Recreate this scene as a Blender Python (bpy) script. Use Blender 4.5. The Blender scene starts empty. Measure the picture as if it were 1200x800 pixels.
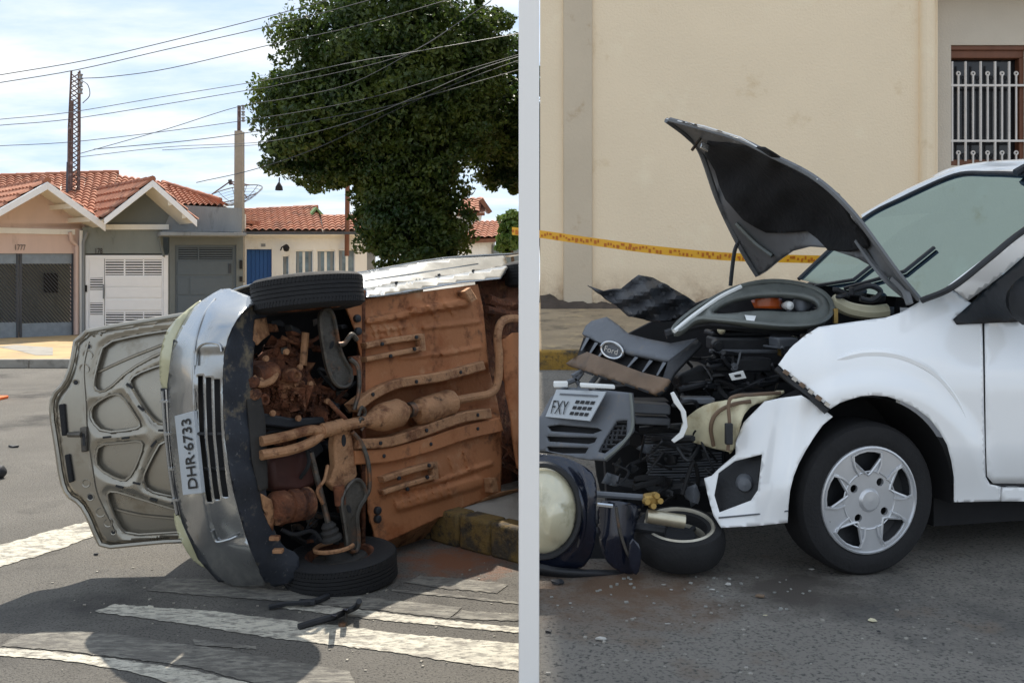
import bpy, math, random
import numpy as np
from mathutils import Vector, Matrix, Euler
from mathutils import geometry as geo
random.seed(7)
SC = bpy.context.scene
COL = SC.collection

# ---------------------------------------------------------------- camera, sky, sun, exposure
F, CX, HY, CZ = 1100.0, 600.0, 330.0, 1.56
cam = bpy.data.objects.new('camera', bpy.data.cameras.new('camera'))
COL.objects.link(cam)
cam.location = (0, 0, CZ)
cam.rotation_euler = (math.radians(90), 0, 0)
cam.data.sensor_width = 36.0
cam.data.lens = F / 1200.0 * 36.0
cam.data.shift_y = -(400.0 - HY) / 1200.0
cam.data.clip_start = 0.05
cam.data.clip_end = 4000
SC.camera = cam

SUN_EL = 56.0
world = bpy.data.worlds.new('World')
SC.world = world
world.use_nodes = True
wn, wl = world.node_tree.nodes, world.node_tree.links
wn.clear()
wo = wn.new('ShaderNodeOutputWorld'); bg = wn.new('ShaderNodeBackground')
sky = wn.new('ShaderNodeTexSky'); sky.sky_type = 'NISHITA'; sky.sun_disc = False
sky.sun_elevation = math.radians(SUN_EL); sky.sun_rotation = math.radians(0)
sky.air_density = 1.0; sky.dust_density = 0.6; sky.ozone_density = 1.0
tc = wn.new('ShaderNodeTexCoord'); sp = wn.new('ShaderNodeSeparateXYZ')
wl.new(tc.outputs['Generated'], sp.inputs[0])
def wmath(op, a, b):
    n = wn.new('ShaderNodeMath'); n.operation = op
    for i, s in enumerate((a, b)):
        if isinstance(s, (int, float)): n.inputs[i].default_value = s
        else: wl.new(s, n.inputs[i])
    return n.outputs[0]
zz = wmath('ADD', wmath('MAXIMUM', sp.outputs[2], 0.0), 0.16)
cmb = wn.new('ShaderNodeCombineXYZ')
wl.new(wmath('DIVIDE', sp.outputs[0], zz), cmb.inputs[0]); wl.new(wmath('DIVIDE', sp.outputs[1], zz), cmb.inputs[1])
n1 = wn.new('ShaderNodeTexNoise'); n1.inputs['Scale'].default_value = 1.15; n1.inputs['Detail'].default_value = 9; n1.inputs['Roughness'].default_value = 0.55
n1.inputs['Distortion'].default_value = 0.4
mp = wn.new('ShaderNodeMapping'); mp.inputs['Location'].default_value = (3.3, 1.7, 0); mp.inputs['Scale'].default_value = (0.8, 1.5, 1)
wl.new(cmb.outputs[0], mp.inputs[0]); wl.new(mp.outputs[0], n1.inputs['Vector'])
rp = wn.new('ShaderNodeValToRGB'); rp.color_ramp.elements[0].position = 0.40; rp.color_ramp.elements[1].position = 0.68
wl.new(n1.outputs['Fac'], rp.inputs[0])
mx = wn.new('ShaderNodeMix'); mx.data_type = 'RGBA'
n2_ = wn.new('ShaderNodeTexNoise'); n2_.inputs['Scale'].default_value = 2.6; n2_.inputs['Detail'].default_value = 8; n2_.inputs['Roughness'].default_value = 0.6
wl.new(mp.outputs[0], n2_.inputs['Vector'])
rp2 = wn.new('ShaderNodeValToRGB'); rp2.color_ramp.elements[0].position = 0.40; rp2.color_ramp.elements[1].position = 0.63
rp2.color_ramp.elements[0].color = (4.0, 5.4, 7.4, 1); rp2.color_ramp.elements[1].color = (8.4, 8.4, 8.2, 1)
wl.new(wmath('ADD', wmath('MULTIPLY', n1.outputs['Fac'], 0.6), wmath('MULTIPLY', n2_.outputs['Fac'], 0.4)), rp2.inputs[0])
fac = wmath('ADD', wmath('MULTIPLY', rp.outputs[0], 0.22), 0.74)
wl.new(fac, mx.inputs[0]); wl.new(sky.outputs[0], mx.inputs[6])
wl.new(rp2.outputs[0], mx.inputs[7])
wl.new(mx.outputs[2], bg.inputs[0]); bg.inputs[1].default_value = 0.086
wl.new(bg.outputs[0], wo.inputs[0])

sd = bpy.data.lights.new('sun', 'SUN'); sd.energy = 3.9; sd.angle = math.radians(0.55); sd.color = (1, 0.93, 0.82)
sun = bpy.data.objects.new('sun', sd); COL.objects.link(sun)
SDIR = Vector((33 / 1100 * math.cos(math.radians(SUN_EL)), math.cos(math.radians(SUN_EL)), math.sin(math.radians(SUN_EL))))
sun.rotation_euler = (-SDIR).to_track_quat('-Z', 'Y').to_euler()
sun.location = (0, 30, 40)
SC.view_settings.view_transform = 'Standard'; SC.view_settings.look = 'None'
SC.view_settings.gamma = 1; SC.view_settings.use_curve_mapping = False
SC.view_settings.exposure = 0.8
SC.cycles.max_bounces = 8

# ---------------------------------------------------------------- helpers
def V(*a): return Vector(a)
def P(x, y, d): return Vector(((x - CX) / F * d, d, CZ + (HY - y) / F * d))
def G(x, y, z=0.0):
    d = (CZ - z) * F / (y - HY); return Vector(((x - CX) / F * d, d, z))
def s2l(c): c /= 255.0; return c / 12.92 if c <= 0.04045 else ((c + 0.055) / 1.055) ** 2.4
def rgb(r, g, b): return (s2l(r), s2l(g), s2l(b), 1)

class Pl:
    """a plane: point + normal towards the viewer"""
    def __init__(s, o, n): s.o = Vector(o); s.n = Vector(n).normalized()
    def at(s, x, y, off=0.0):
        r = Vector(((x - CX) / F, 1, (HY - y) / F)); o = s.o + s.n * off - Vector((0, 0, CZ))
        return Vector((0, 0, CZ)) + r * (o.dot(s.n) / r.dot(s.n))
def facade(xl, dl, xr, dr):
    a, b = P(xl, HY, dl), P(xr, HY, dr); e = (b - a).normalized()
    return Pl(a, (e.y, -e.x, 0))

def pip(x, y, poly):
    c = False; j = len(poly) - 1
    for i in range(len(poly)):
        xi, yi = poly[i]; xj, yj = poly[j]
        if (yi > y) != (yj > y) and x < (xj - xi) * (y - yi) / (yj - yi) + xi: c = not c
        j = i
    return c
def chaikin(pts, n=2, closed=True):
    for _ in range(n):
        o = []; N = len(pts)
        rng = range(N) if closed else range(N - 1)
        if not closed: o.append(pts[0])
        for i in rng:
            a, b = pts[i], pts[(i + 1) % N]
            o.append(tuple(.75 * p + .25 * q for p, q in zip(a, b))); o.append(tuple(.25 * p + .75 * q for p, q in zip(a, b)))
        if not closed: o.append(pts[-1])
        pts = o
    return pts
def dens(pts, step, closed=True):
    o = []; N = len(pts)
    for i in range(N if closed else N - 1):
        a, b = pts[i], pts[(i + 1) % N]; L = math.dist(a, b); k = max(1, int(L / step))
        for j in range(k): o.append(tuple(p + (q - p) * j / k for p, q in zip(a, b)))
    if not closed: o.append(pts[-1])
    return o
def catmull(pts, k=8):
    pts = [Vector(p) for p in pts]
    if len(pts) < 3: return pts
    q = [pts[0] * 2 - pts[1]] + pts + [pts[-1] * 2 - pts[-2]]; o = []
    for i in range(1, len(q) - 2):
        a, b, c, d = q[i - 1:i + 3]
        for j in range(k):
            t = j / k
            o.append(.5 * ((2 * b) + (c - a) * t + (2 * a - 5 * b + 4 * c - d) * t * t + (3 * b - a - 3 * c + d) * t ** 3))
    o.append(pts[-1]); return o
def tps(ctrl):
    """smooth depth field through (x, y, depth) samples"""
    c = np.array(ctrl, float); n = len(c); xy = c[:, :2] / 100.0
    r = np.linalg.norm(xy[:, None] - xy[None], axis=2); K = np.where(r > 0, r * r * np.log(r + 1e-9), 0) + np.eye(n) * 1e-3
    A = np.zeros((n + 3, n + 3)); A[:n, :n] = K; A[:n, n] = 1; A[:n, n + 1:] = xy; A[n, :n] = 1; A[n + 1:, :n] = xy.T
    w = np.linalg.solve(A, np.concatenate([c[:, 2], np.zeros(3)]))
    def f(x, y):
        p = np.array([x, y]) / 100.0; r = np.linalg.norm(xy - p, axis=1)
        return float((w[:n] * r * r * np.log(r + 1e-9)).sum() + w[n] + w[n + 1:] @ p)
    return f
def dseg(x, y, pl):
    m = 1e9
    for (ax, ay), (bx, by) in zip(pl, pl[1:]):
        dx, dy = bx - ax, by - ay; t = max(0, min(1, ((x - ax) * dx + (y - ay) * dy) / (dx * dx + dy * dy + 1e-9)))
        m = min(m, math.hypot(x - ax - t * dx, y - ay - t * dy))
    return m
def sm(a, b, x):
    t = max(0, min(1, (x - a) / (b - a))); return t * t * (3 - 2 * t)

class MB:
    def __init__(s): s.v = []; s.f = []
    def add(s, vs, fs):
        k = len(s.v); s.v += [tuple(p) for p in vs]; s.f += [tuple(i + k for i in f) for f in fs]; return s
    def box(s, c, ex, ey, ez):
        """half-extents as vectors"""
        c, ex, ey, ez = map(Vector, (c, ex, ey, ez))
        vs = [c + ex * i + ey * j + ez * k for k in (-1, 1) for j in (-1, 1) for i in (-1, 1)]
        fs = [(0, 2, 3, 1), (4, 5, 7, 6), (0, 1, 5, 4), (2, 6, 7, 3), (0, 4, 6, 2), (1, 3, 7, 5)]
        if ex.cross(ey).dot(ez) < 0: fs = [f[::-1] for f in fs]
        return s.add(vs, fs)
    def bx(s, x0, x1, y0, y1, z0, z1):
        return s.box(((x0 + x1) / 2, (y0 + y1) / 2, (z0 + z1) / 2), ((x1 - x0) / 2, 0, 0), (0, (y1 - y0) / 2, 0), (0, 0, (z1 - z0) / 2))
    def tube(s, pts, r, n=8, caps=True, closed=False):
        pts = [Vector(p) for p in pts]; N = len(pts); vs = []; fs = []; up = None
        for i, p in enumerate(pts):
            if closed: t = pts[(i + 1) % N] - pts[i - 1]
            else: t = pts[min(i + 1, N - 1)] - pts[max(i - 1, 0)]
            t.normalize()
            if up is None:
                up = Vector((0, 0, 1)) if abs(t.z) < .9 else Vector((1, 0, 0))
            a = up - t * up.dot(t); a.normalize(); up = a; b = t.cross(a)
            rr = r[i] if isinstance(r, (list, tuple)) else r
            for k in range(n):
                w = 2 * math.pi * k / n; vs.append(p + a * math.cos(w) * rr + b * math.sin(w) * rr)
        for i in range(N if closed else N - 1):
            j = (i + 1) % N
            for k in range(n):
                fs.append((i * n + k, i * n + (k + 1) % n, j * n + (k + 1) % n, j * n + k))
        if caps and not closed:
            fs.append(tuple(range(n))[::-1]); fs.append(tuple((N - 1) * n + k for k in range(n)))
        return s.add(vs, fs)
    def prism(s, pts, vec, holes=()):
        """planar outline (with holes) given thickness vec"""
        loops = [[Vector(p) for p in pts]] + [[Vector(p) for p in h] for h in holes]; vec = Vector(vec)
        flat = [p for l in loops for p in l]; n = len(flat)
        tris = geo.tessellate_polygon(loops)
        fs = []; nn = Vector((0, 0, 0))
        for t in tris: nn += (flat[t[1]] - flat[t[0]]).cross(flat[t[2]] - flat[t[0]])
        if len(loops) == 1: tris = [tuple(range(len(pts)))]; nn = geo.normal(loops[0]) if len(pts) > 2 else nn
        fl = nn.dot(vec) > 0
        for t in tris:
            t = tuple(t); fs.append(t[::-1] if fl else t); b = tuple(i + n for i in t); fs.append(b if fl else b[::-1])
        k = 0
        for l in loops:
            m = len(l)
            for i in range(m):
                j = (i + 1) % m; fs.append((k + i, k + j, n + k + j, n + k + i))
            k += m
        return s.add(flat + [p + vec for p in flat], fs)
    def lathe(s, c, ax, prof, n=32, a0=0.0, a1=2 * math.pi):
        c = Vector(c); ax = Vector(ax).normalized(); u = ax.orthogonal().normalized(); w = ax.cross(u)
        full = abs(a1 - a0 - 2 * math.pi) < 1e-6; m = n if full else n + 1; vs = []; fs = []; k = len(prof)
        for i in range(m):
            t = a0 + (a1 - a0) * i / n; dr = u * math.cos(t) + w * math.sin(t)
            for r, h in prof: vs.append(c + dr * r + ax * h)
        for i in range(n):
            j = (i + 1) % m
            for q in range(k - 1): fs.append((i * k + q, j * k + q, j * k + q + 1, i * k + q + 1))
        return s.add(vs, fs)
    def clip(s, x0=-1e9, x1=1e9, z0=-1e9):
        """drop faces whose middle lies outside (used where a thing is cut off by the post)"""
        out = []
        for f in s.f:
            c = sum((Vector(s.v[i]) for i in f), Vector()) / len(f); px = CX + c.x / c.y * F
            if x0 < px < x1 and c.z > z0: out.append(f)
        s.f = out; return s
    def grid(s, rows):
        n = len(rows[0]); vs = [p for r in rows for p in r]; fs = []
        for i in range(len(rows) - 1):
            for j in range(n - 1): fs.append((i * n + j, i * n + j + 1, (i + 1) * n + j + 1, (i + 1) * n + j))
        return s.add(vs, fs)
    def loft(s, rows, k=6):
        a = [catmull(r, k) for r in rows]; cols = [catmull(c, k) for c in zip(*a)]
        return s.grid([list(r) for r in zip(*cols)])
    def skin(s, outline, fn, step=4.0, holes=()):
        """a surface inside an outline: boundary kept exact, interior points on fn(x, y)"""
        loops = [dens(list(outline), step)] + [dens(list(h), step) for h in holes]
        pts = []; edges = []
        for l in loops:
            k = len(pts); pts += l; edges += [(k + i, k + (i + 1) % len(l)) for i in range(len(l))]
        x0, x1 = min(p[0] for p in loops[0]), max(p[0] for p in loops[0]); y0, y1 = min(p[1] for p in loops[0]), max(p[1] for p in loops[0])
        bnd = np.array(pts)
        inside = lambda x, y: pip(x, y, loops[0]) and not any(pip(x, y, h) for h in loops[1:])
        y = y0 + step / 2; r = 0
        while y < y1:
            x = x0 + step / 2 + (step / 2 if r % 2 else 0)
            while x < x1:
                if inside(x, y) and ((bnd - (x, y)) ** 2).sum(axis=1).min() > (.45 * step) ** 2: pts.append((x, y))
                x += step
            y += step * .87; r += 1
        vs, _, fs, _, _, _ = geo.delaunay_2d_cdt([Vector(p[:2]) for p in pts], edges, [], 0, 1e-5)
        out = []
        for f in fs:
            cx = sum(vs[i].x for i in f) / len(f); cy = sum(vs[i].y for i in f) / len(f)
            if inside(cx, cy): out.append(tuple(f))
        v3 = [fn(p.x, p.y) for p in vs]
        fix = []
        for f in out:
            a, b, c = (Vector(v3[i]) for i in f[:3])
            nn = (b - a).cross(c - a); fix.append(f if nn.dot(Vector((0, 0, CZ)) - a) > 0 else f[::-1])
        return s.add(v3, fix)

def obj(name, m, mat, parent=None, smooth=35, bevel=0, solid=0, seg=2, kind=None, label=None):
    me = bpy.data.meshes.new(name); me.from_pydata(m.v, [], m.f); me.update()
    me.materials.append(mat)
    if smooth:
        me.polygons.foreach_set('use_smooth', [True] * len(me.polygons)); me.set_sharp_from_angle(angle=math.radians(smooth))
    o = bpy.data.objects.new(name, me); COL.objects.link(o)
    if parent is not None:
        o.parent = parent; o.matrix_parent_inverse = Matrix.Translation(-Vector(parent.get('_o', (0, 0, 0))))
    if solid:
        md = o.modifiers.new('thick', 'SOLIDIFY'); md.thickness = abs(solid); md.offset = -1 if solid > 0 else 1
    if bevel:
        md = o.modifiers.new('bevel', 'BEVEL'); md.width = bevel; md.segments = seg; md.limit_method = 'ANGLE'; md.angle_limit = math.radians(40); md.use_clamp_overlap = True
    if kind: o['kind'] = kind
    if label: o['label'] = label
    return o
ROOTS = []
def thing(name, label, cat, loc=(0, 0, 0), group=None):
    o = bpy.data.objects.new(name, None); COL.objects.link(o); o.location = loc; o.empty_display_size = .2
    o['_o'] = tuple(loc); o['label'] = label; o['category'] = cat
    if group: o['group'] = group
    ROOTS.append(o); return o
def tag(o, label, cat, group=None):
    o['label'] = label; o['category'] = cat
    if group: o['group'] = group
    return o
def slab(name, pl, pts, off, th, mat, parent, bevel=0, holes=(), **k):
    """outline on a plane, front face at off, thickness away from the viewer"""
    m = MB().prism([pl.at(x, y, off) for x, y in pts], -pl.n * th, [[pl.at(x, y, off) for x, y in h] for h in holes])
    return obj(name, m, mat, parent, bevel=bevel, **k)
def rect(x0, y0, x1, y1): return [(x0, y0), (x1, y0), (x1, y1), (x0, y1)]
def ell(cx, cy, rx, ry, n=20, rot=0):
    o = []
    for i in range(n):
        t = 2 * math.pi * i / n; a, b = rx * math.cos(t), ry * math.sin(t)
        o.append((cx + a * math.cos(rot) - b * math.sin(rot), cy + a * math.sin(rot) + b * math.cos(rot)))
    return o
def text(name, body, c, ex, ey, h, w, mat, parent, depth=.002, bold=0.0):
    cu = bpy.data.curves.new('t', 'FONT'); cu.body = body; cu.extrude = 0; cu.offset = bold
    t = bpy.data.objects.new('t', cu); COL.objects.link(t)
    me = bpy.data.meshes.new_from_object(t.evaluated_get(bpy.context.evaluated_depsgraph_get()))
    co = np.array([v.co[:] for v in me.vertices]); fs = [tuple(p.vertices) for p in me.polygons]
    bpy.data.objects.remove(t); bpy.data.curves.remove(cu); bpy.data.meshes.remove(me)
    lo, hi = co.min(0), co.max(0); ex = Vector(ex).normalized(); ey = Vector(ey).normalized(); n = ex.cross(ey).normalized()
    vs = [Vector(c) + ex * ((p[0] - (lo[0] + hi[0]) / 2) / (hi[0] - lo[0]) * w) + ey * ((p[1] - (lo[1] + hi[1]) / 2) / (hi[1] - lo[1]) * h) + n * depth for p in co]
    return obj(name, MB().add(vs, fs), mat, parent, smooth=0)

# ---------------------------------------------------------------- materials
MT = {}
def mat(name, col, rough=.6, metal=0, var=.12, scale=6, bump=0, bscale=60, dirt=None, coat=0, spec=.5, stretch=(1, 1, 1), speck=None, base=None, stain=None):
    m = bpy.data.materials.new(name); m.use_nodes = True; n, l = m.node_tree.nodes, m.node_tree.links
    b = n['Principled BSDF']; b.inputs['Roughness'].default_value = rough; b.inputs['Metallic'].default_value = metal
    b.inputs['Specular IOR Level'].default_value = spec
    if coat: b.inputs['Coat Weight'].default_value = coat; b.inputs['Coat Roughness'].default_value = .06
    tc = n.new('ShaderNodeTexCoord'); mp = n.new('ShaderNodeMapping'); mp.inputs['Scale'].default_value = stretch
    l.new(tc.outputs['Object'], mp.inputs[0]); vec = mp.outputs[0]
    def noise(sc, det=6, ro=.6):
        q = n.new('ShaderNodeTexNoise'); q.inputs['Scale'].default_value = sc; q.inputs['Detail'].default_value = det; q.inputs['Roughness'].default_value = ro
        l.new(vec, q.inputs['Vector']); return q.outputs['Fac']
    def mix(f, a, c):
        q = n.new('ShaderNodeMix'); q.data_type = 'RGBA'
        l.new(f, q.inputs[0])
        for i, s in ((6, a), (7, c)):
            if isinstance(s, tuple): q.inputs[i].default_value = s
            else: l.new(s, q.inputs[i])
        return q.outputs[2]
    def ramp(f, p0, p1):
        q = n.new('ShaderNodeMapRange'); q.inputs[1].default_value = p0; q.inputs[2].default_value = p1; l.new(f, q.inputs[0]); return q.outputs[0]
    dk = tuple(c * (1 - var) for c in col[:3]) + (1,); lt = tuple(min(1, c * (1 + var)) for c in col[:3]) + (1,)
    c = mix(ramp(noise(scale), .3, .7), dk, lt)
    if speck: c = mix(ramp(noise(speck[2], 2), .55 , .75), c, speck[0]) if speck[1] >= 1 else mix(ramp(noise(speck[2], 2), .9 - .4 * speck[1], 1.1 - .4 * speck[1]), c, speck[0])
    if dirt:
        for dc, amt, dsc in (dirt if isinstance(dirt, list) else [dirt]):
            c = mix(ramp(noise(dsc, 8, .65), .72 - .4 * amt, .86 - .4 * amt), c, dc)
    if base:      # splashed dirt climbing from the foot of a wall
        sx = n.new('ShaderNodeSeparateXYZ'); l.new(tc.outputs['Object'], sx.inputs[0])
        zr = n.new('ShaderNodeMapRange'); zr.inputs[1].default_value = base[1]; zr.inputs[2].default_value = base[0]; l.new(sx.outputs[2], zr.inputs[0])
        ml = n.new('ShaderNodeMath'); ml.operation = 'MULTIPLY'; l.new(zr.outputs[0], ml.inputs[0]); l.new(ramp(noise(3.2, 8, .7), .38, .62), ml.inputs[1])
        c = mix(ml.outputs[0], c, base[2])
    for st in (stain or ()):
        vd = n.new('ShaderNodeVectorMath'); vd.operation = 'DISTANCE'; l.new(tc.outputs['Object'], vd.inputs[0]); vd.inputs[1].default_value = st[0]
        ad = n.new('ShaderNodeMath'); ad.operation = 'MULTIPLY_ADD'; l.new(noise(st[3], 7, .7), ad.inputs[0]); ad.inputs[1].default_value = st[1] * 2.2; l.new(vd.outputs['Value'], ad.inputs[2])
        c = mix(ramp(ad.outputs[0], st[1] * 2.1, st[1] * 1.3), c, st[2])
    l.new(c, b.inputs['Base Color'])
    rr = n.new('ShaderNodeMapRange'); rr.inputs[3].default_value = max(.02, rough - .08); rr.inputs[4].default_value = min(1, rough + .1)
    l.new(noise(scale * 2.3), rr.inputs[0]); l.new(rr.outputs[0], b.inputs['Roughness'])
    if bump:
        q = n.new('ShaderNodeBump'); q.inputs['Strength'].default_value = bump; q.inputs['Distance'].default_value = .02
        l.new(noise(bscale, 5), q.inputs['Height']); l.new(q.outputs[0], b.inputs['Normal'])
    MT[name] = m; return m
def glass(name, tint, rough=.03, trans=.75):
    m = bpy.data.materials.new(name); m.use_nodes = True; n, l = m.node_tree.nodes, m.node_tree.links; n.clear()
    o = n.new('ShaderNodeOutputMaterial'); g = n.new('ShaderNodeBsdfGlossy'); g.inputs['Roughness'].default_value = rough; g.inputs['Color'].default_value = (.54, .80, 1.0, 1)  # bluish gloss colour paints a sky-like reflection into the glass
    t = n.new('ShaderNodeBsdfTransparent'); t.inputs[0].default_value = tint
    lw = n.new('ShaderNodeLayerWeight'); lw.inputs[0].default_value = .3; fr = n.new('ShaderNodeMapRange'); l.new(lw.outputs['Fresnel'], fr.inputs[0]); fr.inputs[3].default_value = 1 - trans; fr.inputs[4].default_value = 1
    mm = n.new('ShaderNodeMixShader'); l.new(fr.outputs[0], mm.inputs[0]); l.new(t.outputs[0], mm.inputs[1]); l.new(g.outputs[0], mm.inputs[2]); l.new(mm.outputs[0], o.inputs[0])
    MT[name] = m; return m

asph_l = mat('asphalt_street', rgb(116, 112, 105), .9, var=.16, scale=1.3, bump=1.0, bscale=130, speck=(rgb(158, 152, 142), .62, 95), dirt=[(rgb(76, 73, 69), .45, .8), (rgb(112, 108, 101), .4, 2.2), (rgb(58, 56, 54), .52, 80)], stain=[(tuple(G(535, 656)), .42, rgb(140, 92, 64), 9), (tuple(G(330, 705)), .3, rgb(70, 68, 65), 5)])
asph_r = mat('asphalt_avenue', rgb(136, 131, 123), .88, var=.16, scale=1.3, bump=.9, bscale=140, speck=(rgb(166, 163, 155), .6, 110), dirt=[(rgb(88, 86, 83), .42, 1.0), (rgb(126, 112, 98), .34, 3.0), (rgb(70, 69, 67), .52, 75)], stain=[(tuple(G(720, 690, .47)), .45, rgb(112, 88, 68), 6), (tuple(G(930, 690, .47)), .35, rgb(84, 78, 72), 6)])
paint = mat('road_paint', rgb(208, 202, 186), .85, var=.10, scale=5, bump=.8, bscale=130, speck=(rgb(206, 200, 184), .6, 60), dirt=[(rgb(146, 141, 131), .6, 26), (rgb(120, 116, 108), .5, 60), (rgb(128, 123, 115), .44, 7)], stretch=(.45, 1, 1))
paint_worn = mat('road_paint_worn', rgb(142, 138, 128), .88, var=.12, scale=6, bump=.8, bscale=130, dirt=[(rgb(112, 108, 101), .72, 22), (rgb(98, 95, 90), .6, 50)], stretch=(.35, 1, 1))
pave = mat('paving_tan', rgb(178, 152, 112), .9, var=.18, scale=1.2, bump=.3, bscale=40, dirt=[(rgb(150, 134, 108), .5, 1.1)])
conc = mat('concrete', rgb(150, 146, 138), .9, var=.12, scale=3, bump=.4, bscale=50, dirt=[(rgb(105, 101, 94), .45, 2.5)])
kerb_d = mat('kerb_shaded', rgb(112, 90, 48), .9, var=.2, scale=6, bump=.7, bscale=30, dirt=[(rgb(66, 58, 46), .62, 6), (rgb(48, 44, 40), .5, 14)])  # yellow kerb colour darkened for the shade under the car
kerb_y = mat('kerb_yellow', rgb(156, 122, 52), .85, var=.15, scale=5, bump=.5, bscale=40, dirt=[(rgb(88, 74, 52), .6, 5), (rgb(60, 55, 48), .45, 12)])
pink = mat('plaster_pink', rgb(214, 190, 180), .9, var=.06, scale=2, bump=.15, bscale=60, dirt=[(rgb(188, 164, 152), .34, 3)], stretch=(1, 1, .35))
greyw = mat('plaster_grey', rgb(130, 136, 133), .9, var=.07, scale=2, bump=.2, bscale=60, dirt=[(rgb(104, 109, 106), .36, 3)], stretch=(1, 1, .35))
greyd = mat('plaster_dark', rgb(112, 118, 118), .9, var=.06, scale=2, bump=.2, bscale=60)
greyp = mat('plaster_parapet', rgb(138, 143, 147), .9, var=.10, scale=2.5, bump=.3, bscale=60, dirt=[(rgb(105, 108, 112), .45, 3)], stretch=(1, 1, .25))
whitew = mat('plaster_white', rgb(234, 233, 228), .88, var=.05, scale=2, bump=.1, dirt=[(rgb(206, 202, 192), .34, 3)], stretch=(1, 1, .35))
cream = mat('wood_cream', rgb(226, 220, 206), .7, var=.05, scale=3)
whitep = mat('paint_white', rgb(242, 243, 245), .45, var=.02)
slate = mat('metal_slate', rgb(88, 100, 110), .5, var=.05)
slate_d = mat('metal_slate_dark', rgb(52, 60, 70), .5, var=.05)
gate_d = mat('metal_gate', rgb(78, 82, 90), .5, .3, var=.08)
gate_b = mat('metal_gate_plate', rgb(135, 148, 162), .5, .3, var=.12, scale=8)
blue = mat('paint_blue', rgb(28, 84, 150), .5, var=.05)
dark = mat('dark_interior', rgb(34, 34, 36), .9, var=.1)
number = mat('number_dark', rgb(60, 55, 52), .6, var=.05)
rust_m = mat('rust_mast', rgb(102, 84, 80), .8, .2, var=.3, scale=12, dirt=[(rgb(150, 140, 140), .45, 9)])
pole_c = mat('pole_concrete', rgb(160, 152, 138), .9, var=.12, scale=4, bump=.3)
wire_m = mat('wire', rgb(62, 65, 72), .6, var=.05)
wire_g = mat('wire_grey', rgb(110, 112, 115), .5, .3, var=.05)
win_g = mat('window_glass', rgb(120, 140, 155), .12, var=.4, scale=3, spec=.8)
green_p = mat('paint_green', rgb(110, 140, 90), .7, var=.08)

def tile_mat():
    m = mat('roof_tile', rgb(164, 110, 86), .88, var=.2, scale=3.0, dirt=[(rgb(120, 84, 70), .5, 1.6), (rgb(196, 150, 122), .42, 4.0)])
    n, l = m.node_tree.nodes, m.node_tree.links
    return m
tile = tile_mat()
def leafmat(name, c1, c2, tr):
    m = bpy.data.materials.new(name); m.use_nodes = True; n, l = m.node_tree.nodes, m.node_tree.links; n.clear()
    o = n.new('ShaderNodeOutputMaterial'); d = n.new('ShaderNodeBsdfPrincipled'); d.inputs['Roughness'].default_value = .45
    t = n.new('ShaderNodeBsdfTranslucent'); q = n.new('ShaderNodeTexNoise'); q.inputs['Scale'].default_value = 1.6; q.inputs['Detail'].default_value = 5
    tcn = n.new('ShaderNodeTexCoord'); l.new(tcn.outputs['Object'], q.inputs['Vector'])
    mr = n.new('ShaderNodeMapRange'); mr.inputs[1].default_value = .35; mr.inputs[2].default_value = .65; l.new(q.outputs['Fac'], mr.inputs[0])
    mxx = n.new('ShaderNodeMix'); mxx.data_type = 'RGBA'; mxx.inputs[6].default_value = c1; mxx.inputs[7].default_value = c2; l.new(mr.outputs[0], mxx.inputs[0])
    l.new(mxx.outputs[2], d.inputs['Base Color']); l.new(mxx.outputs[2], t.inputs[0])
    ms = n.new('ShaderNodeMixShader'); ms.inputs[0].default_value = tr; l.new(d.outputs[0], ms.inputs[1]); l.new(t.outputs[0], ms.inputs[2]); l.new(ms.outputs[0], o.inputs[0]); return m
leaf = leafmat('leaf_dark', rgb(40, 66, 30), rgb(88, 104, 42), .40)
leaf2 = leafmat('leaf_light', rgb(70, 98, 40), rgb(100, 124, 56), .35)
bark = mat('bark', rgb(84, 70, 56), .95, var=.25, scale=8, bump=.8, bscale=25)

silver = mat('paint_silver', rgb(170, 172, 173), .24, .85, var=.05, scale=3, coat=.6, dirt=[(rgb(150, 142, 128), .24, 5)])
hood_in = mat('paint_hood_inside', rgb(162, 156, 144), .28, .75, var=.08, scale=3, dirt=[(rgb(134, 125, 110), .38, 4)])
blackp = mat('plastic_black', rgb(34, 36, 40), .55, var=.2, scale=8, bump=.15, bscale=40)
valance = mat('plastic_valance', rgb(40, 44, 52), .6, var=.2, scale=9, bump=.2, bscale=50, dirt=[(rgb(124, 112, 90), .42, 9), (rgb(150, 150, 150), .22, 40)])
rubber = mat('rubber', rgb(25, 25, 27), .8, var=.15, scale=10, bump=.2, bscale=80)
rubber_d = mat('rubber_dusty', rgb(50, 48, 46), .85, var=.2, scale=10, bump=.2, bscale=80, dirt=[(rgb(105, 88, 70), .4, 7)])
floor_m = mat('dusty_floor', rgb(172, 114, 74), .75, .1, var=.12, scale=3, bump=.25, bscale=30, dirt=[(rgb(146, 82, 42), .52, 2.6), (rgb(108, 62, 34), .36, 7), (rgb(188, 142, 104), .36, 5), (rgb(66, 50, 40), .30, 6)])
dust_m = mat('dusty_steel', rgb(176, 132, 96), .7, .25, var=.2, scale=7, bump=.5, bscale=50, dirt=[(rgb(118, 76, 50), .5, 8), (rgb(74, 50, 38), .38, 17)])
dust_d = mat('dusty_cast', rgb(112, 68, 45), .85, .1, var=.35, scale=14, bump=.9, bscale=45, dirt=[(rgb(66, 40, 30), .55, 9), (rgb(168, 122, 88), .42, 8), (rgb(40, 30, 26), .36, 20)])
steel = mat('steel_arm', rgb(92, 88, 82), .5, .6, var=.25, scale=12, bump=.3, bscale=60, dirt=[(rgb(140, 98, 70), .5, 8), (rgb(48, 42, 38), .4, 15)])
redpan = mat('oil_pan', rgb(64, 34, 28), .6, .2, var=.25, scale=6)
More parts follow.
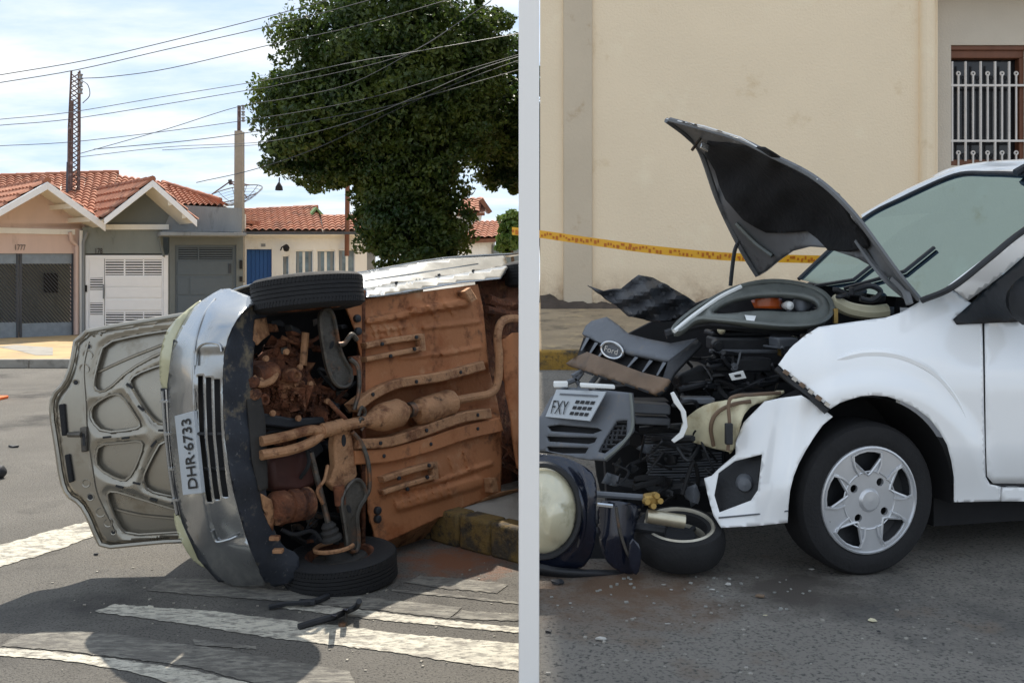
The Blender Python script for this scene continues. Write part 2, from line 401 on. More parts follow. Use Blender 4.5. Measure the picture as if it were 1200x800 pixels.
lens_y = mat('lamp_lens_yellowed', rgb(186, 182, 146), .2, var=.1, scale=6, coat=.8)
plate_g = mat('plate_grey', rgb(180, 186, 191), .5, var=.05)
ink = mat('ink', rgb(26, 27, 30), .6, var=.05)
chrome = mat('chrome', rgb(200, 202, 204), .2, .95, var=.05)

wcar = mat('paint_white_car', rgb(244, 245, 245), .22, var=.015, scale=2, coat=1.0)
wtrim = mat('paint_white_torn', rgb(236, 238, 236), .4, var=.03)
liner = mat('hood_liner', rgb(20, 20, 22), .95, var=.3, scale=12, bump=.4, bscale=30)
hoodgrey = mat('hood_grey', rgb(112, 114, 116), .5, .3, var=.12, scale=6, dirt=[(rgb(70, 70, 72), .4, 6)])
dgrey = mat('plastic_grey', rgb(98, 102, 108), .55, var=.1, scale=8, dirt=[(rgb(124, 112, 98), .3, 8)])
gbrown = mat('plastic_dusty_brown', rgb(116, 96, 78), .75, var=.18, scale=8, dirt=[(rgb(96, 84, 74), .45, 7)])
loopg = mat('plastic_bracket', rgb(108, 112, 108), .4, .2, var=.15, scale=9)
creamp = mat('plastic_cream', rgb(212, 204, 172), .5, var=.12, scale=7, dirt=[(rgb(168, 152, 116), .42, 6)])
amber = mat('lamp_amber', rgb(190, 84, 24), .3, var=.2, scale=9, coat=.5)
alloy = mat('hubcap_silver', rgb(206, 208, 211), .3, .55, var=.06, scale=8)
wallb = mat('plaster_beige', rgb(241, 221, 190), .92, var=.03, scale=.8, bump=.35, bscale=34, dirt=[(rgb(246, 229, 198), .30, 1.3), (rgb(220, 195, 156), .24, 1.7)], base=(1.2, 1.75, rgb(158, 128, 98)))
wallp = mat('plaster_pilaster', rgb(206, 190, 166), .92, var=.05, scale=1.2, bump=.25, bscale=26, dirt=[(rgb(176, 150, 116), .3, 2)])
wallg = mat('plaster_greige', rgb(204, 194, 178), .92, var=.05, scale=1.5, bump=.3, bscale=40)
woodb = mat('wood_brown', rgb(112, 70, 48), .6, var=.2, scale=5, stretch=(1, 1, .2))
bar_m = mat('bar_white', rgb(214, 208, 202), .5, var=.06)
dirtwalk = mat('sidewalk_worn', rgb(150, 132, 106), .95, var=.2, scale=2.2, bump=.8, bscale=12, dirt=[(rgb(104, 92, 74), .5, 2.4), (rgb(176, 154, 118), .4, 4)])
soil = mat('soil_dark', rgb(74, 64, 56), .95, var=.3, scale=5, bump=.8, bscale=12)
navy = mat('paint_navy', rgb(26, 32, 48), .22, .3, var=.1, scale=4, coat=.7)
lampc = mat('lamp_cream', rgb(206, 200, 172), .12, var=.10, scale=5, coat=1.0, spec=.8, dirt=[(rgb(150, 144, 116), .36, 6)])
brass = mat('brass', rgb(170, 140, 80), .45, .6, var=.2, scale=14)
post_m = mat('post_white', rgb(247, 244, 240), .45, var=.01, scale=2)
tape_m = mat('tape', rgb(242, 178, 40), .4, var=.05, scale=4)
screen_g = glass('windscreen_glass', (.12, .18, .20, 1), .015, .34)
clear_g = glass('lamp_glass', (.9, .9, .88, 1), .05, .8)
# ================================================================ the setting, street side
RB = lambda d: 20 / 1100 * d                       # boundary between the two street levels
def struct(name, m, mt, **k):
    o = obj(name, m, mt, None, **k); o['kind'] = 'structure'; return o
struct('ground', MB().add([(-900, -300, -.03), (900, -300, -.03), (900, 1500, -.03), (-900, 1500, -.03)], [(0, 1, 2, 3)]), conc, smooth=0)
road = struct('road', MB().add([(-60, -12, 0), (0, -12, 0), (0, 0, 0), (RB(17.4), 17.4, 0), (RB(17.4), 17.4, 0), (-60, 16.0, 0)], [(0, 1, 2, 3, 5)]), asph_l, smooth=0)
def marking(pts, mt):
    pts = [(x + random.uniform(-1.2, 1.2), y + random.uniform(-.7, .7)) for x, y in dens(pts, 5)]     # ragged worn edges
    m = MB().add([G(x, y, .004) for x, y in pts], [tuple(range(len(pts)))])
    if geo.normal([Vector(v) for v in m.v]).z < 0: m.f = [f[::-1] for f in m.f]
    return obj('painted_stripe', m, mt, road, smooth=0)
for pts, mt in [
    ([(-260, 699), (0, 638), (52, 624), (100, 611), (122, 622), (108, 628), (60, 646), (0, 663), (-260, 748)], paint),
    ([(131, 707), (253, 716), (320, 724), (402, 733), (481, 743), (545, 748), (612, 754), (612, 786), (545, 777), (470, 765), (400, 756), (320, 747), (221, 731), (112, 716)], paint),
    ([(348, 706), (440, 716), (530, 727), (612, 735), (612, 741), (530, 734), (440, 725), (330, 712)], paint),
    ([(-260, 742), (67, 763), (133, 771), (221, 784), (310, 803), (210, 803), (150, 785), (67, 772), (-260, 752)], paint),
    ([(173, 691), (197, 677), (240, 677), (320, 690), (430, 699), (541, 711), (527, 724), (440, 714), (340, 704), (240, 697)], paint_worn),
    ([(473, 682), (493, 674), (545, 678), (596, 684), (583, 694), (520, 689)], paint_worn),
    ([(459, 689), (540, 697), (612, 706), (612, 708), (540, 700), (459, 692)], paint_worn),
    ([(541, 715), (612, 719), (612, 727), (527, 724)], paint_worn),
    ([(20, 745), (60, 738), (130, 741), (200, 752), (260, 760), (410, 786), (418, 806), (320, 806), (230, 781), (134, 769), (66, 761), (0, 756)], paint_worn),
    ([(225, 748), (300, 757), (300, 760), (230, 755)], paint_worn)]:
    marking(pts, mt)
# far pavement and kerb in front of the houses
m = MB(); m.add([(-60, 15.9, .15), (RB(17.3), 17.3, .15), (.55, 40, .15), (-60, 40, .15)], [(0, 1, 2, 3)])
sw = struct('pavement', m, pave, smooth=0)
k0, k1 = V(-60, 15.9, 0), V(RB(17.3), 17.3, 0); kd = (k1 - k0).normalized()
L = (k1 - k0).length; n = 60
for i in range(n):
    c = k0 + kd * (L * (i + .5) / n) + V(0, -.06, .078)
    if c.x < -16 : continue
    obj('kerbstone', MB().box(c, kd * (L / n / 2 - .006), V(kd.y, -kd.x, 0) * .07, V(0, 0, .079)), conc, sw, bevel=.012)
ramp = MB().add([G(x, y, .154) for x, y in [(18, 404), (62, 407), (62, 416), (42, 416), (22, 411), (-4, 406)]], [(5, 4, 3, 2, 1, 0)])
if geo.normal([Vector(v) for v in ramp.v]).z < 0: ramp.f = [f[::-1] for f in ramp.f]
obj('ramp_patch', ramp, conc, sw, smooth=0)

# raised kerb the silver car leans on
ka, kb = G(612, 662), G(470, 624); kd = (kb - ka).normalized(); kn = V(kd.y, -kd.x, 0)
if kn.y < 0: kn = -kn
isl = MB().prism([ka + kn * .16, kb + kn * .16, kb + kn * 1.2, ka + kn * 1.2], (0, 0, .18))
ki = struct('traffic_island', isl, conc)
for i in range(4):
    L = (kb - ka).length / 4; c = ka + kd * (L * (i + .5)) + kn * .08 + V(0, 0, .095)
    obj('kerbstone', MB().box(c, kd * (L / 2 - .005), kn * .08, V(0, 0, .10)), kerb_d, ki, bevel=.02)

# ================================================================ houses
def tiles(e0, e1, r1, r0, parent, per=.22, row=.36, name='tile_field', lift=0.03):
    e0, e1, r1, r0 = map(Vector, (e0, e1, r1, r0)); nn = (e1 - e0).cross(r0 - e0).normalized()
    if nn.z < 0: nn = -nn
    w = max((e1 - e0).length, (r1 - r0).length); nc = max(3, int(w / per)) ; nr = max(2, int((r0 - e0).length / row)); q = 6; rows = []
    for j in range(nr):
        for v, h in ((j / nr, .045), ((j + 1) / nr, 0.0)):
            ln = []
            for i in range(nc * q + 1):
                u = i / (nc * q); p = e0.lerp(e1, u).lerp(r0.lerp(r1, u), v)
                ln.append(p + nn * (lift + h + .06 * abs(math.sin(math.pi * i / q))))
            rows.append(ln)
    o = obj(name, MB().grid(rows), tile, parent, smooth=60, kind='stuff'); return o
def roofslab(name, q, th, mt, parent):
    q = [Vector(p) for p in q]; nn = (q[1] - q[0]).cross(q[3] - q[0]).normalized()
    if nn.z < 0: nn = -nn
    return obj(name, MB().prism(q, -nn * th), mt, parent)
def ridge(pts, parent, r=.09):
    """a row of half-round ridge tiles"""
    a, b = Vector(pts[0]), Vector(pts[1]); k = max(2, int((b - a).length / .4)); m = MB()
    for i in range(k):
        p, q = a.lerp(b, i / k), a.lerp(b, (i + 1.08) / k); m.tube([p, q], [r, r * .8], 8)
    return obj('ridge_tiles', m, tile, parent, kind='stuff')
def gable(pl, L, A, R, back, parent, boardh=9, over=.95, wmat=None, tri=None):
    """gable roof: barge boards at the front, soffit, tiled slopes running back"""
    la, aa, ra = (pl.at(*p, over) for p in (L, A, R)); sh = (pl.at(tri[1][0], tri[1][1] - 2, 0) - aa) if tri else -pl.n * over; sh.z = 0; bv = sh * (back / over)
    for (p, q, e0, e1) in ((L, A, la, aa), (A, R, aa, ra)):
        slab('barge_board', pl, [p, q, (q[0], q[1] + boardh), (p[0], p[1] + boardh)], over + .02, .05, whitep, parent, bevel=.008)
        top0, top1 = e0 - pl.n * .04 - V(0, 0, .03), e1 - pl.n * .04 - V(0, 0, .03)
        s = roofslab('soffit', [top0, top1, top1 + bv, top0 + bv], .06, cream, parent)
        if e0.z < e1.z: tiles(top0, top0 + bv, top1 + bv, top1, s)
        else: tiles(top1 + bv, top1, top0, top0 + bv, s)
    rr = ridge([aa + V(0, 0, .03), aa + bv + V(0, 0, .03)], parent)
    if tri: obj('gable_wall', MB().prism([q + sh - V(0, 0, .1) for q in (la, aa, ra)], -pl.n * .15), wmat, parent)
    for t in (.3, .62):   # purlins under the overhang
        p0 = ra.lerp(aa, t) - pl.n * .05 - V(0, 0, .2); obj('purlin', MB().box(p0 - pl.n * .5, pl.n * .5, V(.05, 0, 0), V(0, 0, .06)), cream, parent)

hA = thing('house', 'pink single-storey house with diagonal-bar gate and number 1777', 'house', P(30, 397, 23.5), 'houses across the street')
fa = facade(-40, 22.6, 95, 25)
slab('wall', fa, [(-60, 262), (96, 262), (96, 297), (-60, 297)], 0, .2, pink, hA)
slab('wall', fa, [(87, 297), (96, 297), (96, 395), (87, 395)], 0, .2, pink, hA)
slab('wall', fa, [(-60, 297), (-30, 297), (-30, 404), (-60, 404)], 0, .2, pink, hA)
slab('back_wall', fa, [(-90, 245), (110, 245), (110, 404), (-90, 404)], -2.6, .2, greyw, hA)
slab('shutter', fa, rect(52, 320, 68, 343), -2.55, .04, dark, hA)
slab('beam', fa, [(-60, 265), (88, 269), (88, 275), (-60, 272)], .06, .2, whitew, hA)
text('number_sign', '1777', fa.at(24, 290, .02), (fa.n.y * -1, fa.n.x, 0), (0, 0, 1), .14, .26, number, hA)
gable(fa, (-20, 256), (56, 213), (124, 262), 4.2, hA, 9, .95, pink, [(-40, 264), (38, 238), (90, 266)])
for x0, x1 in ((-30, 21.5), (23.5, 86.5)):
    g = slab('gate_leaf', fa, rect(x0, 297, x1, 309), -.05, .04, gate_b, hA)
    yb = 396 if x0 > 0 else 398
    slab('kick_plate', fa, [(x0, 379), (x1, 377), (x1, yb - 3), (x0, yb)], -.05, .04, gate_b, g)
    for xa in (x0, x1 - 2): slab('gate_stile', fa, rect(xa, 297, xa + 2.4, yb - 1), -.03, .05, gate_d, g)
    m = MB(); x = x0 - 60
    while x < x1:
        a, b = (x, 309), (x + 62, 378)
        t0 = max(0, (x0 - x) / 62); t1 = min(1, (x1 - x) / 62)
        if t1 - t0 > .03:
            pa = fa.at(x + 62 * t0, 309 + 69 * t0, -.06); pb = fa.at(x + 62 * t1, 309 + 69 * t1, -.06)
            m.tube([pa, pb], .017, 4)
        x += 4.2
    obj('bars', m, gate_d, g, smooth=0, kind='stuff')
m = MB().tube([fa.at(82, 272, .1), fa.at(84, 282, .08), fa.at(90, 288, .06), fa.at(90, 392, .06)], .05, 8); obj('downpipe', m, pink, hA)
obj('downpipe', MB().tube([fa.at(95, 270, .1), fa.at(95, 392, .06)], .045, 8), whitew, hA)
fab = facade(-40, 22.6, 200, 25.8)
# shared main roof plane over the pink house
q = [P(-70, 254, 23.6), P(126, 252, 25.2), P(138, 205, 29.5), P(-70, 212, 28.2)]
rs = roofslab('roof', q, .12, cream, hA); tiles(*q, rs); ridge([q[3] + V(0, 0, .08), q[2] + V(0, 0, .08)], hA)

hB = thing('house', 'grey house with white louvred gate under a small white gable', 'house', P(145, 392, 25), 'houses across the street')
fb = facade(95, 24.9, 200, 25.7)
slab('wall', fb, [(96.5, 266), (191, 266), (191, 297), (96.5, 297)], 0, .2, greyw, hB)
slab('wall', fb, [(96.5, 297), (100, 297), (100, 395), (96.5, 395)], 0, .2, greyw, hB)
slab('wall', fb, [(197, 297), (198, 297), (198, 393), (197, 393)], 0, .2, greyw, hB)
slab('back_wall', fb, rect(90, 262, 215, 396), -1.2, .2, greyd, hB)
slab('beam', fb, [(124, 263), (198, 263), (198, 269), (124, 269)], .1, .25, whitew, hB)
gable(fb, (122, 256), (179, 211), (231, 258), 4.4, hB, 8, .95, greyd, [(130, 263.5), (161, 236), (195, 263.5)])
text('number_sign', '178', fb.at(116, 294, .02), (-fb.n.y, fb.n.x, 0), (0, 0, 1), .15, .17, number, hB, bold=.02)
obj('downpipe', MB().tube([fb.at(102, 272, .1), fb.at(97.5, 284, .06), fb.at(97.5, 394, .06)], .04, 8), greyp, hB)
obj('downpipe', MB().tube([fb.at(186, 272, .1), fb.at(188, 285, .06), fb.at(192, 300, .06), fb.at(193, 300, .06)], .035, 8), greyd, hB)
g = slab('gate_frame', fb, rect(100, 299, 197, 393), .02, .1, whitep, hB, holes=[rect(104, 303, 191.5, 389)], bevel=.01)
def louvre(pl, x0, y0, x1, y1, n, parent, back, mt, off=0):
    slab('louvre_back', pl, rect(x0, y0, x1, y1), off - .05, .01, back, parent)
    for i in range(n):
        y = y0 + (y1 - y0) * (i + .2) / n; slab('slat', pl, rect(x0, y, x1, y + (y1 - y0) / n * .5), off, .03, mt, parent)
door = slab('gate_door', fb, rect(104.3, 303, 122.2, 389), -.005, .04, whitep, hB, bevel=.006, holes=[rect(105.5, 325, 120.5, 339.5), rect(105.5, 354.5, 120.5, 368.5)])
louvre(fb, 105.5, 325, 120.5, 339.5, 5, door, dark, whitep); louvre(fb, 105.5, 354.5, 120.5, 368.5, 5, door, dark, whitep)
obj('handle', MB().tube([fb.at(121.2, 333, .04), fb.at(121.2, 350, .04)], .018, 6), greyp, door)
lf = slab('gate_leaf', fb, rect(122.8, 303, 191.3, 389), -.005, .04, whitep, hB, bevel=.006, holes=[rect(123.6, 304.5, 145, 322.5), rect(147, 304.5, 167.5, 322.5), rect(169, 304.5, 189.5, 322.5), rect(124, 366, 145, 384), rect(147, 366, 167.5, 384), rect(169, 366, 189.5, 384)])
for x0, x1 in ((123.6, 145), (147, 167.5), (169, 189.5)):
    louvre(fb, x0, 304.5, x1, 322.5, 6, lf, dark, whitep, -.01); louvre(fb, x0, 366, x1, 384, 6, lf, dark, whitep, -.01)
for y in (323.6, 336.6, 351.2):
    slab('panel', fb, rect(124, y, 189.5, y + 12), .012, .012, whitep, lf, bevel=.004)
slab('lock', fb, rect(99.4, 334, 102, 342), .06, .04, dark, hB)
q = [P(124, 254, 25.2), P(208, 256, 26.2), P(196, 216, 30.0), P(136, 207, 29.6)]
rs = roofslab('roof', q, .12, cream, hB); tiles(*q, rs)

hC = thing('house', 'flat-fronted dark grey house with slate garage door and plain parapet', 'house', P(240, 390, 26), 'houses across the street')
fc = facade(190, 25.6, 287, 26.6)
slab('parapet', fc, [(204, 240), (283.5, 244), (283.5, 272), (190, 271.5)], .03, .2, greyp, hC)
slab('canopy', fc, [(188, 271.5), (289, 273), (289, 276.5), (188, 276)], .75, .95, greyp, hC, bevel=.01)
slab('wall', fc, [(198.5, 276), (285, 276.5), (285, 287), (198.5, 287)], 0, .2, greyd, hC)
slab('wall', fc, rect(198.5, 287, 205, 393), 0, .2, greyd, hC); slab('wall', fc, rect(277, 287, 285, 391), 0, .2, greyd, hC)
gd = slab('garage_door', fc, rect(205, 287, 277, 392), -.06, .05, slate, hC, holes=[rect(209, 290, 232, 304), rect(233.5, 290, 272.5, 304)])
louvre(fc, 209, 290, 232, 304, 5, gd, slate_d, slate, -.08); louvre(fc, 233.5, 290, 272.5, 304, 5, gd, slate_d, slate, -.08)
for a in (rect(208, 306, 272.5, 322), rect(208, 325, 221, 345), rect(223, 325, 272.5, 345), rect(208, 347, 272.5, 388)):
    slab('door_panel', fc, a, -.045, .015, slate, gd, bevel=.004)
slab('handle', fc, rect(268, 309, 271, 320), -.02, .03, slate_d, gd)
slab('meter_box', fc, rect(281, 305, 284, 315), .05, .08, dark, hC); slab('meter_box', fc, rect(281, 324, 284, 330), .05, .08, dark, hC)
slab('garage_back', fc, rect(190, 262, 292, 392), -2.2, .2, dark, hC)
q = [P(206, 243, 27.2), P(268, 243.5, 28.2), P(258, 238, 29.5), P(190, 217.5, 30)]
rs = roofslab('roof', q, .1, cream, hC); tiles(*q, rs); ridge([q[3] + V(0, 0, .1), q[2] + V(0, 0, .1)], hC)

hD = thing('house', 'white house with blue door, tall curtained windows and low tiled roof', 'house', P(350, 385, 29), 'houses across the street')
fd = facade(285, 28.2, 430, 29.4)
slab('wall', fd, rect(285, 272, 430, 385), 0, .25, whitew, hD, holes=[rect(289, 292, 318.5, 382), rect(330.5, 299, 339, 330), rect(345.5, 293, 367, 330), rect(371, 293, 393, 330), rect(396, 292, 416, 330)])
slab('back_wall', fd, rect(280, 262, 440, 386), -2.0, .2, greyp, hD)
d = slab('door', fd, rect(289, 292, 318.5, 382), -.12, .05, blue, hD)
for i in range(6):
    x = 289.6 + i * 4.85; slab('door_board', fd, rect(x, 292.6, x + 4.3, 381), -.1, .02, blue, d, bevel=.004)
for (x0, y0, x1) in ((330.5, 299, 339), (345.5, 293, 367), (371, 293, 393), (396, 292, 416)):
    w = slab('window', fd, rect(x0, y0, x1, 330), -.06, .06, whitep, hD, holes=[rect(x0 + 1.2, y0 + 1.5, x1 - 1.2, 328)])
    slab('pane', fd, rect(x0 + 1, y0 + 1, x1 - 1, 329), -.1, .01, win_g, w)
    for k in range(int((x1 - x0) / 7)): slab('curtain', fd, rect(x0 + 2 + k * 7, y0 + 2, x0 + 5 + k * 7, 328), -.093, .005, whitew if k % 2 else greyp, w)
slab('number_sign', fd, rect(306, 285.5, 311, 289), .02, .02, greyp, hD)
lt = obj('wall_lantern', MB().lathe(fd.at(335.5, 291, .25), (0, 0, 1), [(0, -.1), (.07, -.08), (.1, .02), (.06, .1), (0, .13)], 12), dark, hD)
obj('bracket', MB().tube([fd.at(329, 293, .0), fd.at(330, 290, .2), fd.at(335, 287, .25)], .02, 6), dark, lt)
slab('flashing', fd, rect(285, 251, 288.3, 276), .05, .3, whitew, hD)
q = [P(286, 272.5, 28.0), P(424, 272.5, 29.2), P(424, 243, 33), P(286, 247, 32)]
rs = roofslab('roof', [P(286, 272.5, 28.0), P(424, 272.5, 29.2), P(424, 256, 31.5), P(286, 247, 32)], .1, cream, hD)
tiles(P(286, 272.5, 28), P(379, 272.5, 28.8), P(371, 243.5, 32.6), P(286, 248, 32), rs); tiles(P(379, 272.5, 28.8), P(430, 272.5, 29.3), P(430, 255, 31.6), P(376, 255, 31), rs)
ridge([P(286, 247, 32), P(372, 242.5, 32.6)], hD); ridge([P(376, 254.5, 31), P(430, 254, 31.6)], hD)
slab('gutter', fd, [(285, 271.5), (430, 271.5), (430, 274.5), (285, 274.5)], .5, .12, gate_d, hD)
fg = facade(355, 31.2, 382, 31.6)
slab('gable_wall', fg, [(364, 255), (371.5, 246), (379, 255)], 0, .2, pink, hD)
for a in ([(361, 254.5), (371, 242.5), (371, 245.5), (364, 255)], [(371, 242.5), (382, 254), (378.5, 254.5), (371, 245.5)]): slab('barge_board', fg, a, .3, .3, green_p, hD)
obj('chimney_slab', MB().prism([P(285, 258, 28.6), P(303, 259, 28.9), P(303, 264, 28.9), P(285, 261, 28.6)], (0, .5, 0)), tile, hD)

hE = thing('house', 'white two-storey house with tiled gable behind the tree', 'house', P(555, 330, 46))
fe = facade(520, 45, 580, 47)
slab('wall', fe, [(520, 250), (558, 250), (566, 238), (560, 300), (520, 300)], 0, 4, whitew, hE)
roofslab('roof', [P(535, 250, 44), P(568, 249, 44), P(568, 232.5, 47), P(540, 234, 47)], .15, woodb, hE)
tiles(P(535, 250, 44), P(562, 249, 44), P(567, 232.5, 47), P(540, 234, 47), hE, .3, .5)
roofslab('eave', [P(566, 232, 44.5), P(577, 248, 44.5), P(574, 248, 49), P(563, 232, 49)], .2, woodb, hE)
hF = thing('house', 'low cream house with tiled roof at the end of the street', 'house', P(580, 310, 40))
ff = facade(545, 39, 612, 40)
slab('wall', ff, rect(544, 279, 580, 335), 0, 4, whitew, hF); slab('wall', ff, rect(579, 287, 616, 335), .3, 4, greyd, hF)
slab('corner', ff, rect(577.5, 279, 580, 300), .05, .2, whitew, hF)
q = [P(544, 281, 38.6), P(592, 279, 39.4), P(592, 259.5, 43), P(556, 261, 43)]
roofslab('roof', q, .15, woodb, hF); tiles(*q, hF, .3, .5)

# ================================================================ masts, poles, dish, wires
am = thing('antenna_mast', 'rusty lattice antenna mast rising above the tiled roofs', 'mast', P(85, 235, 27))
legs = [(-.16, 0), (.16, 0), (0, .26)]
def mst(px, y, k, s=1): return P(px, y, 27) + V(legs[k][0] * s, legs[k][1] * s, 0)
for k in range(3): obj('mast_leg', MB().tube([mst(86, 236, k), mst(87, 150, k), mst(88.5, 83, k, .75)], .03, 6), rust_m, am)
m = MB()
for i in range(26):
    y0 = 232 - i * 5.6
    for k in range(3):
        s0, s1 = 1 - .25 * i / 26, 1 - .25 * (i + 1) / 26
        m.tube([mst(86 + i * .09, y0, k, s0), mst(86 + i * .09, y0 - 5.6, (k + 1) % 3, s1)], .016, 4)
obj('lattice', m, rust_m, am, kind='stuff')
for x, y0, y1 in ((81, 150, 234), (78.5, 190, 234), (83, 118, 234)): obj('side_pole', MB().tube([P(x, y1, 26.9), P(x + 1.5, y0, 26.9)], .05, 6), gate_d if x < 80 else rust_m, am)
for y in (90, 99, 107): obj('insulator', MB().lathe(P(94.5, y, 26.9), (0, 0, 1), [(0, -.09), (.07, -.07), (.04, 0), (.07, .07), (0, .09)], 10), greyp, am)
obj('loop_cable', MB().tube(catmull([P(95, 94, 26.9), P(103, 100, 26.9), (P(105, 112, 26.9)), P(97, 121, 26.9)]), .012, 5), wire_m, am)

up = thing('utility_pole', 'square concrete utility pole with rusty top standing behind the dark grey house', 'pole', P(279, 330, 27.6))
obj('shaft', MB().prism([P(274.5, 330, 27.6), P(283.5, 330, 27.6), P(283.2, 154, 27.6), P(275.5, 154, 27.6)], (0, .22, 0)), pole_c, up, bevel=.02)
obj('top_pipe', MB().tube([P(280, 156, 27.7), P(280.3, 124, 27.7)], .055, 8), rust_m, up)
for y in (126, 133, 140): obj('insulator', MB().lathe(P(285, y, 27.6), (0, 0, 1), [(0, -.08), (.06, -.06), (.035, 0), (.06, .06), (0, .08)], 10), greyp, up)
dp = thing('service_post', 'slim dark brown post rising through the white house roof', 'post', P(407, 272, 29))
obj('post', MB().tube([P(406.5, 300, 29), P(407.5, 196, 29)], .075, 8), woodb, dp); obj('cap', MB().tube([P(407.5, 198, 29), P(407.6, 194, 29)], .1, 8), wire_m, dp)
sl = thing('street_lamp', 'small dark bell-shaped lamp hanging beside the tree', 'lamp', P(327, 220, 27))
obj('shade', MB().lathe(P(327, 219, 27), (0, 0, 1), [(.11, -.1), (.1, 0), (.03, .12), (0, .14)], 12), dark, sl); obj('stem', MB().tube([P(327, 217, 27), P(327.5, 208, 27)], .02, 6), dark, sl)

dish = thing('satellite_dish', 'large mesh satellite dish above the dark grey house parapet', 'satellite dish', P(278, 250, 30))
dc = P(277, 239, 30); ax = V(-.15, -.35, .9).normalized(); u = ax.orthogonal().normalized(); w = ax.cross(u); R = .92
for k in range(12):
    t = 2 * math.pi * k / 12; dr = u * math.cos(t) + w * math.sin(t)
    obj('rib', MB().tube([dc + dr * (R * s) + ax * (.34 * s * s) for s in (.05, .3, .55, .8, 1)], .01, 4), wire_g, dish)
m = MB()
for s in (.25, .45, .62, .75, .88): m.tube([dc + (u * math.cos(t) + w * math.sin(t)) * R * s + ax * .34 * s * s for t in [2 * math.pi * i / 24 for i in range(24)]], .006, 4, closed=True)
obj('mesh', m, wire_g, dish)
obj('rim', MB().tube([dc + (u * math.cos(t) + w * math.sin(t)) * R + ax * .34 for t in [2 * math.pi * i / 32 for i in range(32)]], .018, 5, closed=True), wire_g, dish)
ft = dc + ax * .75
for k in range(3):
    t = 2 * math.pi * (k + .2) / 3; obj('feed_leg', MB().tube([dc + (u * math.cos(t) + w * math.sin(t)) * R + ax * .34, ft], .022, 5), rust_m, dish)
obj('feed', MB().lathe(ft, ax, [(0, -.1), (.06, -.1), (.06, .06), (0, .06)], 10), wire_m, dish)
obj('stand', MB().tube([dc, dc - V(0, -.3, 1.2)], .05, 8), rust_m, dish)

WIRES = [([(-40, 95), (0, 88), (100, 71), (200, 48), (320, 18), (400, -4), (470, -25)], 17, 'topmost cable sloping up to the tree over the roofs'),
 ([(-40, 104), (0, 97), (90, 82), (200, 57), (320, 30), (420, 4), (520, -25)], 17, 'second cable from the top sloping up behind the mast'),
 ([(95, 92), (130, 90), (200, 80), (320, 52), (420, 30), (560, -10)], 17.5, 'cable leaving the mast top towards the tree'),
 ([(-40, 145), (0, 140), (80, 132), (200, 112), (323, 92), (414, 73), (485, 61), (560, 48), (622, 37)], 16, 'grey cable crossing the upper part of the tree crown'),
 ([(-40, 152), (0, 147), (95, 138), (290, 106), (330, 99), (470, 66), (540, 25), (570, 5), (590, -12)], 16.2, 'cable bending up steeply across the tree crown'),
 ([(-40, 173), (0, 171), (100, 165), (275, 143), (420, 118), (540, 84), (622, 60)], 16.6, 'long low cable running past the concrete pole into the crown'),
 ([(94, 180), (130, 170), (200, 150), (280, 125), (345, 114), (414, 97), (485, 60), (530, 32), (575, 2)], 16.4, 'dark cable rising from the mast middle to the tree top'),
 ([(94, 184), (200, 172), (320, 165), (420, 140), (500, 108), (560, 82), (622, 62)], 16.8, 'pale cable crossing the lower half of the crown'),
 ([(110, 175), (220, 165), (300, 154), (380, 139), (470, 121), (622, 78)], 17.2, 'thin cable between the concrete pole top and crown'),
 ([(190, 176), (300, 170), (330, 167)], 24, 'short faint cable ending in the crown edge near the pole'),
 ([(230, 214), (300, 198), (380, 170), (470, 126), (550, 92), (622, 66)], 18, 'lowest cable climbing from the rooftops through the crown')]
for pts, d, lab in WIRES:
    o = obj('power_cable', MB().tube(catmull([P(x, y, d + (x - 280) * .002) for x, y in pts], 5), .006 if d < 17 else .0075, 5), wire_m if 'pale' not in lab and 'grey' not in lab else wire_g)
    tag(o, lab, 'cable', 'overhead cables')

# ================================================================ trees
def foliage(blobs, d, n, size, seed, depthscale=1.0):
    """leaves gathered in many small clumps spread over a few large masses"""
    rg = np.random.default_rng(seed); w = np.array([b[2] * b[3] for b in blobs], float); w /= w.sum(); k = d / F
    nk = max(8, n // 100); ci = rg.choice(len(blobs), nk, p=w); cb = np.array(blobs, float)[ci]
    cd = rg.normal(size=(nk, 3)); cd /= np.linalg.norm(cd, axis=1)[:, None]; rr = rg.uniform(.2, 1.05, nk)[:, None] ** .5
    cc = np.stack([(cb[:, 0] - CX) * k, d + cb[:, 4], CZ + (HY - cb[:, 1]) * k], 1) + cd * rr * np.stack([cb[:, 2], (cb[:, 2] + cb[:, 3]) / 2, cb[:, 3]], 1) * k
    cr = rg.uniform(.5, 1.25, nk) * np.minimum(cb[:, 2], cb[:, 3]) * k * .34
    idx = rg.integers(0, nk, n); dr = rg.normal(size=(n, 3)); dr /= np.linalg.norm(dr, axis=1)[:, None]
    c = cc[idx] + dr * (cr[idx] * rg.uniform(.3, 1.1, n) ** .5)[:, None] * np.array([1.15, 1.15, .8])
    dr = dr * .6 + cd[idx] * .6; dr /= np.linalg.norm(dr, axis=1)[:, None]
    nrm = dr * .6 + rg.normal(size=(n, 3)) * .6; nrm /= np.linalg.norm(nrm, axis=1)[:, None]
    t = np.cross(nrm, rg.normal(size=(n, 3))); t /= np.linalg.norm(t, axis=1)[:, None]; b = np.cross(nrm, t)
    s = size * rg.uniform(.6, 1.3, n)[:, None]; h = s * .55
    v = np.stack([c - t * s, c + b * h + nrm * s * .15, c + t * s, c - b * h + nrm * s * .15], 1).reshape(-1, 3)
    m = MB(); m.v = [tuple(p) for p in v.tolist()]; m.f = [(i, i + 1, i + 2, i + 3) for i in range(0, 4 * n, 4)]
    return m
